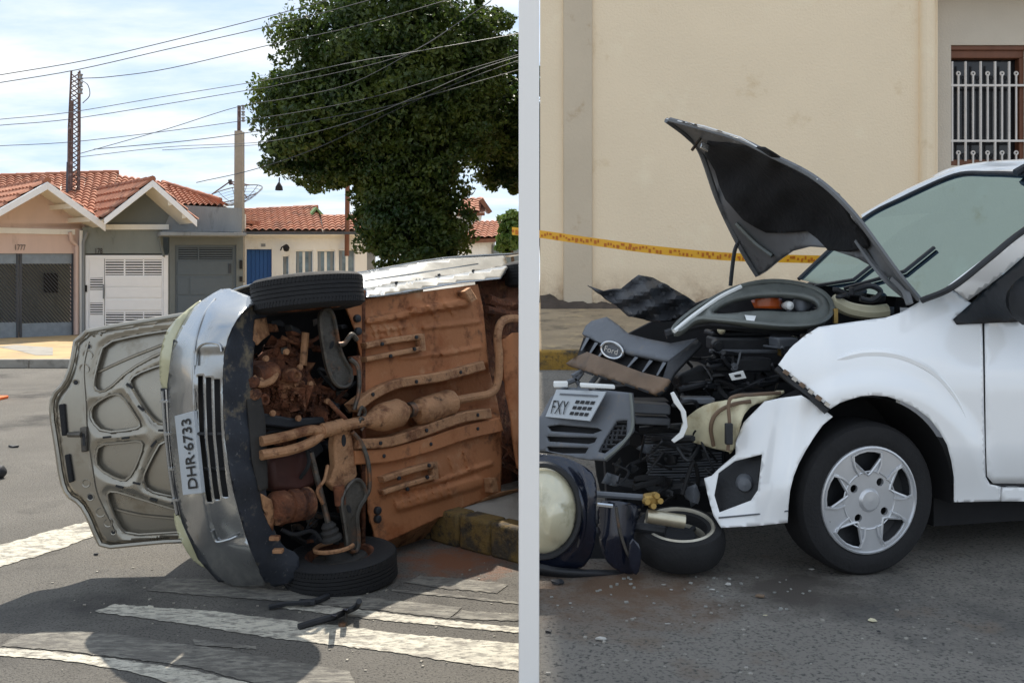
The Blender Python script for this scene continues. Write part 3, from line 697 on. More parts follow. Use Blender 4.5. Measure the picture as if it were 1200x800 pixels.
def tree(label, blobs, d, n, size, base, top, mt, seed, limbs, tr=.22, name='tree'):
    t = thing(name, label, 'tree', P(base, HY, d) * 1 - V(0, 0, CZ - .15), 'street trees')
    b = Vector(t.location); m = MB(); tp = P(top[0], top[1], d)
    m.tube(catmull([b, b.lerp(tp, .35) + V(.08, .05, 0), b.lerp(tp, .7) - V(.06, 0, 0), tp], 5), [tr * (1.25 - .9 * i / 15) for i in range(16)], 10)
    for lx, ly, ld in limbs:
        e = P(lx, ly, d + ld); st = b.lerp(tp, random.uniform(.4, .8)); m.tube(catmull([st, st.lerp(e, .5) + V(0, 0, -.25), e], 5), [tr * .5 * (1 - .8 * i / 10) for i in range(11)], 7)
    obj('trunk', m, bark, t)
    obj('crown', foliage(blobs, d, n, size, seed), mt, t, smooth=0); return t
big = [(455, 20, 70, 62, 0), (400, 62, 66, 56, -.4), (345, 118, 42, 46, 0), (372, 150, 58, 44, -.4), (345, 178, 40, 34, 0), (378, 190, 46, 34, .3), (455, 105, 75, 70, -.7), (520, 60, 66, 66, .2), (545, 120, 52, 60, .3),
       (520, 165, 52, 48, -.4), (455, 180, 60, 46, -.2), (480, 222, 62, 44, 0), (460, 262, 46, 40, -.3), (510, 262, 46, 40, 0), (480, 290, 62, 34, -.2), (440, 235, 34, 40, .2), (395, 200, 26, 24, 0), (565, 45, 34, 50, .4), (490, 130, 80, 80, .8), (430, 110, 70, 80, .8), (480, 240, 48, 60, .6)]
tree('large dense dark green tree behind the overturned car', big, 20, 170000, .058, 482, (470, 120), leaf, 3, [(400, 80, 0), (350, 140, .3), (545, 100, .2), (500, 40, -.2), (440, 30, .4), (430, 240, -.3), (520, 260, .2)])
tree('partly seen dark tree right of the large one, over the tiled gable', [(600, 110, 36, 62, 0), (606, 160, 40, 40, -.3), (590, 190, 34, 30, .2), (608, 205, 28, 24, 0), (578, 150, 30, 30, .3)], 22, 30000, .058, 640, (630, 120), leaf, 5, [(600, 110, 0), (590, 180, 0)], .16)
tree('small light green bushy tree at the end of the street', [(600, 270, 17, 20, 0), (606, 262, 16, 18, 0), (598, 285, 14, 16, 0)], 34, 6000, .10, 602, (602, 262), leaf2, 6, [(598, 268, 0)], .08)
tree('tree whose lowest twigs show in the top left corner of the sky', [(-24, -18, 24, 22, 0), (-8, -8, 12, 12, 0)], 14, 1500, .06, -60, (-40, -30), leaf, 9, [(-10, -6, 0)], .1)
# ================================================================ silver car lying on its side
sc = thing('overturned_car', 'silver hatchback lying on its side showing its dusty brown underbody', 'car', G(400, 692))
av = V(850, 1100, 90).normalized(); bv = V(-.106, 0, 1); bv = (bv - av * bv.dot(av)).normalized(); nv = av.cross(bv)
if nv.y > 0: nv = -nv
P0 = P(435, 490, 5.2); UB = Pl(P0, nv); U = UB.at
upc = -nv

# --- floor pan with pressed relief
tun_hi = [(418, 478), (440, 462), (470, 449), (520, 441), (568, 428)]
tun_lo = [(418, 520), (460, 514), (500, 503), (540, 489), (580, 484)]
ribs = [([(432, 376), (478, 368)], 4, .03), ([(486, 364), (546, 354)], 5, .04), ([(498, 384), (560, 377)], 2.5, .012), ([(440, 388), (475, 383)], 2, .01),
        ([(520, 415), (562, 407)], 2.5, .014), ([(470, 420), (518, 414)], 2, .01), ([(470, 575), (520, 562), (575, 543)], 2.5, .014), ([(470, 592), (560, 565)], 6, .02), ([(500, 356), (512, 372)], 2, .008), ([(520, 352), (532, 368)], 2, .008),
        ([(545, 530), (550, 548)], 2.5, .01), ([(528, 537), (533, 552)], 2.5, .01), ([(512, 545), (516, 556)], 2.5, .01)] + [([(436 + i * 8, 382), (440 + i * 8, 395)], 1.6, .008) for i in range(5)] + [([(462 + i * 9, 583 - i * 2.4), (466 + i * 9, 597 - i * 2.4)], 1.6, .008) for i in range(8)]
def fh(x, y):
    h = 0
    yh = np.interp(x, [p[0] for p in tun_hi], [p[1] for p in tun_hi]); yl = np.interp(x, [p[0] for p in tun_lo], [p[1] for p in tun_lo])
    t = sm(yh - 4, yh + 10, y) * (1 - sm(yl - 10, yl + 4, y)); h -= .13 * t
    for pl, r, k in ribs:
        k *= 1.2; dd = dseg(x, y, pl)
        if dd < r * 1.6: h += k * (1 - sm(r * .6, r * 1.5, dd))
    h -= .02 * sm(505, 530, y) * (1 - sm(500, 560, y))
    e = min(abs(x - 418), 40) / 40
    return h
fp = [(404, 356), (429, 350), (500, 341), (560, 333), (566, 360), (570, 400), (573, 432), (583, 470), (588, 500), (588, 540), (587, 577), (520, 604), (455, 634), (441, 632), (432, 600), (430, 570), (424, 545), (414, 520), (414, 480), (422, 455), (424, 420), (416, 385)]
flo = obj('floor_pan', MB().skin(fp, lambda x, y: U(x, y, fh(x, y)), 2.3), floor_m, sc, smooth=50, solid=.012)
def bar(name, pts, w, off, th, mt, parent, bev=.008):
    """a pressed channel following a line on the underbody"""
    c = [Vector((x, y, 0)) for x, y in pts]; c = catmull(c, 5); up, dn = [], []
    for i, p in enumerate(c):
        t = (c[min(i + 1, len(c) - 1)] - c[max(i - 1, 0)]).normalized(); q = V(-t.y, t.x, 0) * w / 2
        up.append((p.x + q.x, p.y + q.y)); dn.append((p.x - q.x, p.y - q.y))
    m = MB(); n = len(c)
    A = [U(*p, off) for p in up]; B = [U(*p, off) for p in dn]; A0 = [p - nv * th for p in A]; B0 = [p - nv * th for p in B]
    m.grid([A0, A, B, B0]); m.add([A0[0], A[0], B[0], B0[0]], [(0, 1, 2, 3)]); m.add([A0[-1], A[-1], B[-1], B0[-1]], [(3, 2, 1, 0)])
    return obj(name, m, mt, parent, bevel=bev)
def bolts(pts, off, parent, r=.011, mt=None):
    for x, y in pts: obj('bolt', MB().lathe(U(x, y, off), nv, [(0, .006), (r, .004), (r, -.01)], 8), mt or blackp, parent)
c = bar('tunnel_rail', tun_hi, 11, .055, .08, dust_m, flo); bolts([(437, 462), (488, 447), (540, 436)], .058, c)
c = bar('tunnel_rail', [(420, 520), (455, 518), (490, 508), (540, 490), (576, 484)], 12, .055, .08, dust_m, flo); bolts([(446, 519), (500, 504), (560, 486)], .058, c)
c = bar('floor_beam', [(416, 536), (455, 533), (500, 522), (545, 507), (588, 497)], 17, .035, .07, floor_m, flo); bolts([(450, 534), (505, 520), (560, 502)], .037, c)
for a, b, e in (((430, 405), (496, 394), (430, 421)), ((450, 562), (511, 544), (450, 577))):
    x0, y0 = a; x1, y1 = b; y2 = e[1]
    c = bar('stiffener', [(x0, y0), ((x0 + x1) / 2, (y0 + y1) / 2 - 1), (x1, y1)], 7, .05, .06, dust_m, flo)
    c2 = bar('stiffener', [(x0, y2), ((x0 + x1) / 2, (y1 + 14 + y2) / 2), (x1 + 1, y1 + 14)], 6, .045, .06, dust_m, flo)
    bar('stiffener', [(x1 - 1, y1 - 3), (x1 + 1, y1 + 17)], 6, .048, .06, dust_m, flo)
    bolts([(x0 + 18, y0 - 2), (x1 - 8, y1 + 1)], .055, c); bolts([(x0 + 28, y2 - 4), (x1 - 10, y1 + 15)], .05, c2)
for x, y in ((420, 373), (421, 388), (444, 598), (444, 608)):
    obj('drain_hole', MB().lathe(U(x, y, .02), nv, [(0, .004), (.016, .004), (.022, 0), (.022, -.02)], 12), blackp, flo)
slb = bar('jack_bracket', [(548, 339), (556, 352)], 9, .07, .1, dust_m, flo)
bar('jack_bracket', [(578, 560), (581, 576)], 8, .06, .1, dust_m, flo)
# --- rear section: heat shield, tank, loose lines, axle
tank = [(588, 398), (600, 390), (622, 388), (622, 560), (608, 548), (600, 500), (592, 460)]
obj('fuel_tank', MB().skin(tank, lambda x, y: U(x, y, .05 + .05 * sm(588, 604, x)), 4), floor_m, sc, solid=.02)
obj('rear_panel', MB().prism([U(x, y, -.22) for x, y in [(560, 325), (622, 318), (622, 585), (585, 578)]], -nv * .03), dust_d, sc)
for pts, r in (([(572, 350), (590, 356), (620, 352)], .035), ([(570, 362), (600, 368), (620, 365)], .025), ([(590, 510), (598, 530), (612, 545), (622, 552)], .014), ([(588, 520), (596, 528), (590, 540), (604, 548)], .01), ([(590, 545), (604, 552), (618, 566)], .01)):
    obj('brake_line', MB().tube(catmull([U(x, y, -.05) for x, y in pts]), r, 7), dust_d, sc)
obj('rear_axle', MB().tube([U(575, 362, -.08), U(622, 350, -.08)], .05, 10), dust_d, sc)

# --- exhaust
ex = obj('exhaust_pipe', MB().tube(catmull([U(x, y, o) for x, y, o in [(525, 471, .02), (550, 466, .02), (574, 461, .03), (583, 448, .04), (585, 420, .05), (583, 395, .05), (588, 377, .04), (602, 373, .02), (622, 374, 0)]], 6), .027, 10), dust_m, sc)
def ul(name, pts, prof, mt, parent, off):
    a, b = U(*pts[0], off), U(*pts[1], off); L = (b - a).length
    return obj(name, MB().lathe(a, b - a, [(r, h * L) for r, h in prof], 24), mt, parent)
ul('muffler', [(487, 484), (530, 470)], [(0, 0), (.05, 0), (.075, .06), (.08, .1), (.08, .9), (.074, .96), (0, 1)], dust_m, ex, .0)
ul('catalyst', [(430, 494), (474, 481)], [(0, 0), (.035, 0), (.072, .3), (.078, .36), (.08, .4), (.08, .82), (.06, .95), (.03, 1), (0, 1)], dust_m, ex, .04)
obj('joint', MB().tube([U(472, 482, .03), U(490, 478, .02)], .03, 10), dust_m, ex); obj('flange', MB().lathe(U(481, 480, .025), av, [(0, -.02), (.045, -.02), (.045, .02), (0, .02)], 12), steel, ex)
obj('down_pipe', MB().tube(catmull([U(x, y, o) for x, y, o in [(375, 505, .06), (400, 499, .06), (434, 492, .05)]]), .03, 10), dust_m, ex)
ul('flex_joint', [(377, 505), (403, 498)], [(0, 0), (.036, 0), (.04, .1), (.036, .2), (.04, .3), (.036, .4), (.04, .5), (.036, .6), (.04, .7), (.036, .8), (.04, .9), (0, 1)], dust_m, ex, .06)
for pts in ([(306, 517, .03), (335, 511, .05), (362, 504, .06), (378, 505, .06)], [(306, 533, .03), (340, 527, .05), (364, 518, .06), (378, 507, .06)]):
    obj('header_pipe', MB().tube(catmull([U(*p) for p in pts]), .026, 10), dust_m, ex)
for x, y in ((420, 487), (419, 500)): obj('hanger', MB().tube(catmull([U(x, y, .07), U(x + 4, y - 10, .08), U(x + 8, y - 4, .06), U(x + 4, y + 4, .05)]), .01, 6), steel, ex)

# --- engine bay, seen from below
obj('bay_dark_sheet', MB().prism([U(x, y, -.42) for x, y in [(262, 345), (440, 330), (455, 640), (300, 690)]], -nv * .02), dark, sc)  # dark sheet painting the shade deep inside the bay
obj('firewall', MB().grid([[U(418, y, -.42) for y in (340, 480, 640)], [U(424, y, .0) for y in (340, 480, 640)]]), dust_d, sc, solid=.02)
gb = thing  # gearbox group follows
def lump(name, pts, off, th, mt, bev=.02, parent=sc): return slab(name, UB, pts, off, th, mt, parent, bevel=bev)
rg2 = np.random.default_rng(4); bumps = [(rg2.uniform(298, 398), rg2.uniform(402, 498), rg2.uniform(3, 12), rg2.uniform(2, 9), rg2.uniform(-.4, .4), rg2.uniform(-.02, .024)) for _ in range(70)]
def gh(x, y):
    h = -.16 + .13 * math.exp(-((x - 345) / 36) ** 2 - ((y - 455) / 32) ** 2)
    for bx_, by_, w_, h_, t_, k_ in bumps:
        dx, dy = x - bx_, y - by_
        if abs(dx) < 16 and abs(dy) < 16:
            p, q = dx * math.cos(t_) + dy * math.sin(t_), dy * math.cos(t_) - dx * math.sin(t_)
            if abs(p) < w_ and abs(q) < h_: h += k_
    if 462 < y < 490 and 340 < x < 392: h += .03 * (1 if math.sin((x + .15 * y) * .75) > .1 else -1)
    return h
g = obj('gearbox', MB().skin(chaikin([(300, 422), (318, 408), (340, 404), (354, 416), (362, 436), (374, 456), (394, 468), (398, 490), (366, 497), (330, 495), (308, 486), (299, 452)], 1), lambda x, y: U(x, y, gh(x, y)), 1.6), dust_d, sc, smooth=30, solid=.1)
for x, y, r, h in ((316, 432, .045, -.06), (345, 440, .04, .0), (308, 468, .035, -.03)):
    obj('casting_boss', MB().lathe(U(x, y, h), nv, [(0, .0), (r * .4, .0), (r * .45, .02), (r * .8, .02), (r, .0), (r, -.12)], 14), dust_d, g)
bolts([(312, 420), (336, 412), (352, 430), (364, 450), (384, 470), (306, 446), (320, 484), (350, 490)], .0, g, .016, dust_m)
obj('starter_motor', MB().tube([U(300, 440, -.05), U(322, 436, -.05)], .05, 14), dust_d, sc); obj('hose', MB().tube(catmull([U(296, 442, .0), U(304, 450, .01), U(318, 446, .0), U(324, 436, -.02)]), .018, 8), dust_m, sc)
lump('mount_bracket', [(300, 482), (345, 490), (380, 488), (382, 496), (340, 502), (300, 497)], -.02, .08, blackp, .01)
lump('oil_pan', [(316, 538), (330, 530), (366, 528), (374, 545), (372, 570), (350, 578), (322, 575)], -.02, .25, redpan, .03)
dr = ul('alternator', [(318, 596), (364, 588)], [(0, 0), (.05, 0), (.085, .1), (.085, .3), (.075, .32), (.075, .38), (.085, .4), (.085, .62), (.075, .64), (.075, .7), (.085, .72), (.085, .9), (.05, 1), (0, 1)], dust_d, sc, -.04)
ds_ = obj('drive_shaft', MB().tube([U(364, 530, -.02), U(386, 618, .02)], .016, 8), steel, sc)
ul('boot', [(384, 612), (389, 632)], [(0, 0), (.025, 0), (.04, .2), (.036, .35), (.048, .5), (.044, .7), (.055, .85), (.055, 1), (0, 1)], rubber_d, ds_, .02)
obj('brake_hose', MB().tube(catmull([U(384, 545, .02), U(380, 562, .04), U(372, 575, .04), U(378, 590, .03)]), .009, 6), dust_m, sc)
for pts in ([(412, 505, .04), (424, 520, .05), (432, 545, .06), (432, 575, .05), (420, 588, .05)], [(410, 420, .06), (419, 430, .07), (421, 455, .07), (415, 480, .05)]):
    obj('stabiliser_bar', MB().tube(catmull([U(*p) for p in pts]), .013, 8), steel, sc)
cm = lump('crossmember', [(395, 500), (412, 498), (416, 530), (420, 556), (410, 572), (396, 576), (386, 566), (394, 545), (392, 520)], .03, .06, dust_m, .012)
obj('slot', MB().prism([U(x, y, .032) for x, y in ell(403, 516, 2.6, 7)], -nv * .01), blackp, cm)
def armplate(pts, holes, off, mt=steel):
    o = slab('control_arm', UB, chaikin(pts, 2), off, .035, mt, sc, bevel=.01)
    obj('arm_flange', MB().tube([U(x, y, off + .004) for x, y in chaikin(pts, 2)], .011, 6, closed=True), mt, o)
    for h in holes: obj('arm_hole', MB().prism([U(x, y, off + .002) for x, y in h], -nv * .01), blackp, o)
    return o
armplate([(410, 566), (420, 560), (428, 570), (430, 582), (422, 592), (418, 606), (421, 628), (420, 646), (408, 646), (406, 622), (402, 600), (400, 584)], [ell(409, 596, 2.4, 5, rot=-.3)], .07)
armplate([(374, 366), (386, 360), (392, 372), (396, 398), (402, 420), (414, 436), (410, 452), (396, 454), (386, 438), (380, 410)], [ell(389, 404, 2.2, 5, rot=.3)], .04)
obj('arm_link', MB().tube(catmull([U(397, 404, .07), U(404, 402, .08), U(412, 392, .09), U(418, 398, .08)]), .014, 8), steel, sc)
obj('strut', MB().tube([U(358, 390, -.05), U(355, 428, -.05)], .02, 8), dust_m, sc)
obj('bushing', MB().lathe(U(416, 428, .04), bv, [(0, -.05), (.035, -.05), (.035, .05), (0, .05)], 12), dust_d, sc); obj('bushing', MB().lathe(U(398, 580, .05), bv, [(0, -.05), (.03, -.05), (.03, .05), (0, .05)], 12), dust_d, sc)
random.seed(5)
for i in range(26):    # brackets, clips and hoses in the bay
    x, y = random.uniform(312, 405), random.choice([random.uniform(380, 412), random.uniform(500, 530), random.uniform(578, 636)])
    s = random.uniform(.012, .04); obj('bracket', MB().box(U(x, y, random.uniform(-.25, -.08)), (av + bv * random.uniform(-.6, .6)) * s, (bv - av * .3) * s * random.uniform(.3, 1), nv * .03), random.choice([dust_d, blackp, blackp, dust_d]), sc, bevel=.005)
for pts in ([(330, 395, -.1), (350, 402, -.08), (372, 396, -.1), (382, 380, -.12)], [(312, 500, -.1), (330, 506, -.06), (352, 500, -.08)], [(345, 385, -.2), (338, 400, -.15), (342, 416, -.1)], [(330, 620, -.05), (345, 626, -.02), (365, 622, -.02), (378, 634, 0)], [(385, 470, .0), (396, 482, .03), (404, 490, .04), (410, 500, .05)], [(352, 560, -.02), (360, 548, .02), (362, 538, .02), (358, 520, 0)]):
    obj('hose', MB().tube(catmull([U(*p) for p in pts]), random.uniform(.008, .015), 7), random.choice([blackp, rubber, dust_d]), sc)

# --- wheels (axle lies along the car's width)
def wheel(c, axis, r, w, tyre_mat, rimmat, parent, tread=6, cut=1e9):
    t = obj('wheel', MB().lathe(c, axis, [(r * .60, -w * .42), (r * .78, -w * .5), (r * .93, -w * .46), (r * .985, -w * .38)] + sum([[(r, -w * .36 + w * .72 * i / tread), (r, -w * .36 + w * .72 * (i + .82) / tread), (r - .008, -w * .36 + w * .72 * (i + .84) / tread), (r - .008, -w * .36 + w * .72 * (i + .98) / tread)] for i in range(tread)], []) + [(r * .985, w * .38), (r * .93, w * .46), (r * .78, w * .5), (r * .60, w * .42), (r * .58, 0), (r * .60, -w * .42)], 56).clip(x1=cut), tyre_mat, parent, smooth=40)
    obj('rim', MB().lathe(c, axis, [(r * .6, -w * .44), (r * .57, -w * .4), (r * .52, -w * .3), (r * .50, -w * .05), (r * .2, .0), (r * .2, w * .1), (0, w * .1), (r * .2, w * .15), (r * .5, w * .1), (r * .57, w * .4), (r * .61, w * .43)], 32).clip(x1=cut), rimmat, t)
    u = Vector(axis).orthogonal().normalized(); q = Vector(axis).normalized(); ww = q.cross(u); m = MB()
    for k in range(96):   # fine sipes across the shoulders
        a = 2 * math.pi * k / 96; e = u * math.cos(a) + ww * math.sin(a); tn = q.cross(e)
        for hh in (-.30, .30):
            m.box(Vector(c) + e * (r - .0004) + q * w * hh, tn * r * .022, q * w * .075 + tn * .004, e * .0016)
    obj('tread', m.clip(x1=cut), tyre_mat, t, kind='stuff'); return t
ax1 = (bv + av * .05 - nv * .04).normalized()
ctop = P(361, 344, 4.84); wheel(ctop, ax1, .285, .18, rubber, dust_d, sc)
ax2 = (bv + av * .0 + nv * .06).normalized()
cbot = P(399, 663, 4.93); wt = wheel(cbot, ax2, .295, .165, rubber, dust_d, sc)
obj('brake_backplate', MB().lathe(cbot + bv * .03, bv, [(0, .05), (.06, .05), (.07, .02), (.14, .02), (.15, 0)], 24), rubber_d, wt)
obj('brake_band', MB().tube([cbot + bv * .11 + (av * math.cos(t) + nv * math.sin(t)) * .1 - av * .03 for t in [math.pi * (.3 + 1.4 * i / 16) for i in range(17)]], .012, 6), dust_m, sc)
rw = P(640, 318, 6.5); wheel(rw, bv, .29, .18, rubber, dust_d, sc, cut=621)

# --- body shell: sill flange, side, roof edge
dS = tps([(262, 338, 4.92), (345, 345, 5.0), (429, 345, 5.2), (500, 336, 5.65), (590, 324, 6.2), (622, 320, 6.4), (345, 324, 5.3), (429, 318, 5.6), (500, 306, 6.0), (592, 299, 6.6), (622, 297, 6.8)])
SF = lambda x, y: P(x, y, dS(x, y))
body = obj('body_side', MB().skin([(300, 333), (345, 325.5), (400, 321), (430, 319), (480, 309), (540, 301), (592, 299), (596, 312), (540, 323), (480, 331), (428, 339), (300, 345)], SF, 4), silver, sc, smooth=60, solid=.01)
obj('crease', MB().tube(catmull([SF(428, 329) , SF(500, 318), SF(560, 309)]), .006, 6), silver, body)
fl = obj('sill_flange', MB().skin([(429, 337), (500, 327), (596, 311), (594, 316), (587, 326), (540, 331), (480, 341), (462, 344), (440, 347), (429, 348)], lambda x, y: P(x, y, dS(x, y) - .02 - .006 * math.sin(x * .5) * sm(335, 345, y)), 4), silver, sc, solid=.006)
bolts_ = [(465, 332), (515, 323), (555, 318)]
for x, y in bolts_: obj('rivet', MB().lathe(P(x, y - 1, dS(x, y) - .03), nv, [(0, .004), (.008, .003), (.008, -.01)], 8), blackp, fl)
# lower sill resting on the kerb
dL = tps([(440, 636, 5.2), (606, 583, 6.25), (430, 650, 5.25), (606, 596, 6.4), (520, 612, 5.72)])
obj('sill_flange', MB().skin([(441, 632), (520, 604), (587, 577), (622, 571), (622, 592), (596, 597), (560, 606), (520, 622), (490, 636), (462, 645), (445, 642)], lambda x, y: P(x, y, dL(x, y) + .0), 4), dust_m, sc, solid=.01)
rails = []
for x, (yt, dt, ye, yb, db) in {300: (333, 5.15, 325, 690, 5.1), 380: (323, 5.4, 318, 660, 5.3), 430: (319, 5.6, 313, 648, 5.4), 520: (303, 6.15, 297, 612, 6.0), 620: (297, 6.8, 290, 582, 6.6)}.items():
    top, bot = P(x, yt, dt), P(x, yb, db); away = upc * (.5 if x < 420 else 1.05)
    rails.append([top, top + away * .5 + V(0, 0, -.03), top + away - V(0, 0, .14), (top + bot) / 2 + away * 1.08, bot + away + V(0, 0, .14), bot + away * .5 + V(0, 0, .02), bot + V(0, .1, .03)])
obj('body_shell', MB().loft(rails, 4), silver, sc, smooth=60, solid=.01)

# --- front bumper
dB = tps([(262, 337, 4.95), (306, 352, 4.72), (222, 364, 4.86), (250, 362, 4.66), (285, 368, 4.56), (203, 400, 4.80), (232, 398, 4.57), (266, 402, 4.48), (197, 450, 4.78), (228, 450, 4.53), (261, 450, 4.46), (199, 510, 4.77), (231, 510, 4.52), (263, 510, 4.46),
          (206, 570, 4.78), (240, 570, 4.53), (274, 572, 4.47), (216, 615, 4.80), (252, 618, 4.57), (285, 620, 4.5), (236, 655, 4.82), (266, 658, 4.64), (296, 660, 4.58), (268, 686, 4.8), (286, 687, 4.74), (312, 686, 4.7)])
swage = [(232, 372), (228, 400), (226, 440)]
def bf(x, y):
    d = dB(x, y)
    e = (x - np.interp(y, [360, 400, 450, 510, 570, 620, 660], [236, 226, 226, 228, 236, 246, 258]))
    d += .016 * sm(0, 5, e) * (1 - sm(395, 410, 430)) if False else 0
    inn = sm(0, 5, e) * sm(405, 416, y) * (1 - sm(628, 642, y))
    return P(x, y, d + .02 * inn)
bo = chaikin([(264, 336), (284, 344), (306, 352), (290, 360), (274, 378), (264, 404), (261, 440), (262, 500), (270, 560), (283, 615), (297, 655), (314, 686), (290, 688), (266, 686), (250, 675), (234, 654), (215, 612), (205, 566), (199, 512), (197, 455), (199, 420), (206, 394), (224, 362), (245, 346)], 1)
slots = []
for k, (xa, w) in enumerate(((231.5, 6), (240.5, 6.5), (250, 7))):
    def sx(y): return np.interp(y, [420, 470, 510, 560, 620], [0, .5, 2, 7, 16]) + xa + k * .3
    y0, y1 = 440 + k * 2, 588 - k * 3
    ys = np.linspace(y0, y1, 9)
    slots.append([(sx(y), y) for y in ys] + [(sx(y) + w, y) for y in ys[::-1]])
bp = obj('bumper', MB().skin(bo, bf, 3.2, slots), silver, sc, smooth=60, solid=.003)
obj('intake_back', MB().skin([(227, 432), (262, 432), (266, 520), (280, 600), (246, 600), (232, 540)], lambda x, y: P(x, y, dB(x, y) + .07), 6), dark, sc)
for y in (508, 549): obj('intake_bar', MB().tube([P(232 + (y - 508) * .15, y, dB(236, y) + .03), P(262 + (y - 508) * .2, y, dB(262, y) + .03)], .008, 6), blackp, bp)
obj('crease', MB().tube(catmull([P(x, y, dB(x, y) - .004) for x, y in [(252, 350), (238, 370), (230, 395), (227, 420), (227, 470), (229, 520)]]), .006, 6), silver, bp)
for pts in ([(229, 428), (231, 410), (240, 402), (256, 403), (260, 412)], [(248, 622), (254, 634), (268, 632), (278, 628)]):
    obj('recess_lip', MB().tube(catmull([P(x, y, dB(x, y) - .002) for x, y in pts]), .007, 6), silver, bp)
# valance
dVv = tps([(266, 405, 4.47), (262, 470, 4.45), (274, 570, 4.46), (297, 655, 4.57), (300, 350, 4.74), (314, 372, 4.8), (300, 440, 4.62), (308, 520, 4.62), (318, 620, 4.66), (350, 655, 4.72), (340, 684, 4.7), (312, 688, 4.68)])
obj('valance', MB().skin(chaikin([(306, 352), (314, 364), (310, 380), (299, 398), (296, 430), (298, 468), (304, 500), (309, 540), (312, 580), (318, 612), (330, 640), (350, 648), (351, 664), (346, 682), (314, 689), (300, 662), (284, 616), (271, 560), (263, 500), (262, 440), (265, 404), (275, 378), (290, 360)], 1),
    lambda x, y: P(x, y, dVv(x, y) + .004 + .006 * math.sin(y * .12)), 4), valance, sc, smooth=60, solid=.003)
obj('valance', MB().skin([(290, 468), (306, 465), (311, 490), (313, 530), (314, 572), (304, 576), (296, 540)], lambda x, y: P(x, y, dVv(x, y) - .01), 5), rubber_d, sc, solid=.01)
obj('splash_panel', MB().skin([(300, 374), (312, 372), (316, 392), (308, 398), (302, 404), (297, 398)], lambda x, y: P(x, y, dVv(x, y) - .006), 5), dust_m, sc, solid=.01)
obj('splash_panel', MB().skin([(306, 578), (318, 585), (322, 600), (320, 622), (314, 612), (309, 596)], lambda x, y: P(x, y, dVv(x, y) - .006), 5), dust_m, sc, solid=.01)
for x, y in ((297, 448), (298, 462)): obj('tow_eye', MB().lathe(P(x, y, 4.6), (0, -1, 0), [(0, .02), (.025, .02), (.03, 0), (.03, -.03)], 12), dust_d, sc)
for x, y in ((322, 630), (326, 645)): obj('valance_tab', MB().box(P(x, y, 4.62), V(.025, 0, 0), V(0, .02, 0), V(0, 0, .01)), dust_m, sc, bevel=.004)
# number plate
pa, pb, pc_, pd = (P(x, y, dB(x, y) - .012) for x, y in ((207, 486), (229, 482), (239, 576), (217, 580)))
eu = ((pa + pb) / 2 - (pc_ + pd) / 2); el = ((pa + pd) / 2 - (pb + pc_) / 2)
pn = eu.cross(el).normalized()
if pn.y > 0: pn = -pn
cc = (pa + pb + pc_ + pd) / 4 + pn * .012
plt = obj('number_plate', MB().prism([cc + eu * a + el * b for a, b in ((.5, .5), (.5, -.5), (-.5, -.5), (-.5, .5))], -pn * .02), plate_g, sc, bevel=.002)
text('plate_text', 'DHR·6733', cc - el * .12 + pn * .003, eu, el, el.length * .5, eu.length * .86, ink, plt, bold=.012)
0 and text('plate_text', 'SAO PAULO', cc + el * .34 + pn * .003, eu, el, el.length * .12, eu.length * .4, ink, plt)
obj('plate_bracket', MB().tube([P(228, 455, dB(228, 455) - .005), P(230, 480, dB(230, 480) - .005)], .004, 5), silver, bp)
# grille strip and lamps between bonnet and bumper
obj('gap_trim', MB().skin([(203, 398), (207, 398), (202, 430), (201, 470), (204, 520), (210, 570), (218, 608), (236, 650), (262, 682), (256, 682), (232, 655), (213, 612), (204, 570), (198, 515), (196, 450)], lambda x, y: P(x, y, 4.80), 5), blackp, sc, solid=.03)
gr = obj('grille', MB().skin([(188, 455), (200, 455), (203, 520), (211, 580), (214, 602), (206, 604), (198, 560), (191, 500)], lambda x, y: P(x, y, 4.84), 5), blackp, sc, solid=.02)
for pts in ([(190, 458), (193, 500), (199, 555), (207, 602)], [(195, 456), (198, 505), (204, 560), (212, 602)]):
    obj('grille_bar', MB().tube(catmull([P(x, y, 4.82) for x, y in pts]), .008, 6), chrome if pts[0][0] > 192 else silver, gr)
for y in (470, 508, 549, 585): obj('grille_clip', MB().box(P(np.interp(y, [455, 602], [191, 209]), y, 4.81), V(.022, 0, 0), V(0, .01, 0), V(0, 0, .006)), silver, gr)
dH = tps([(190, 380, 4.92), (205, 372, 4.86), (186, 440, 4.9), (202, 430, 4.82), (195, 460, 4.88), (230, 355, 4.9), (203, 600, 4.88), (226, 660, 4.86), (215, 640, 4.84)])
def lampf(x, y): return P(x, y, dH(x, y))
for o_ in ([(226, 357), (238, 350), (222, 366), (208, 388), (201, 418), (199, 448), (196, 461), (189, 456), (186, 430), (189, 404), (199, 380)], [(204, 598), (211, 604), (218, 622), (230, 648), (244, 666), (236, 664), (222, 652), (210, 630), (204, 612)]):
    o = obj('headlamp', MB().skin(chaikin(o_, 1), lampf, 3.5), lens_y, sc, smooth=60, solid=.02)
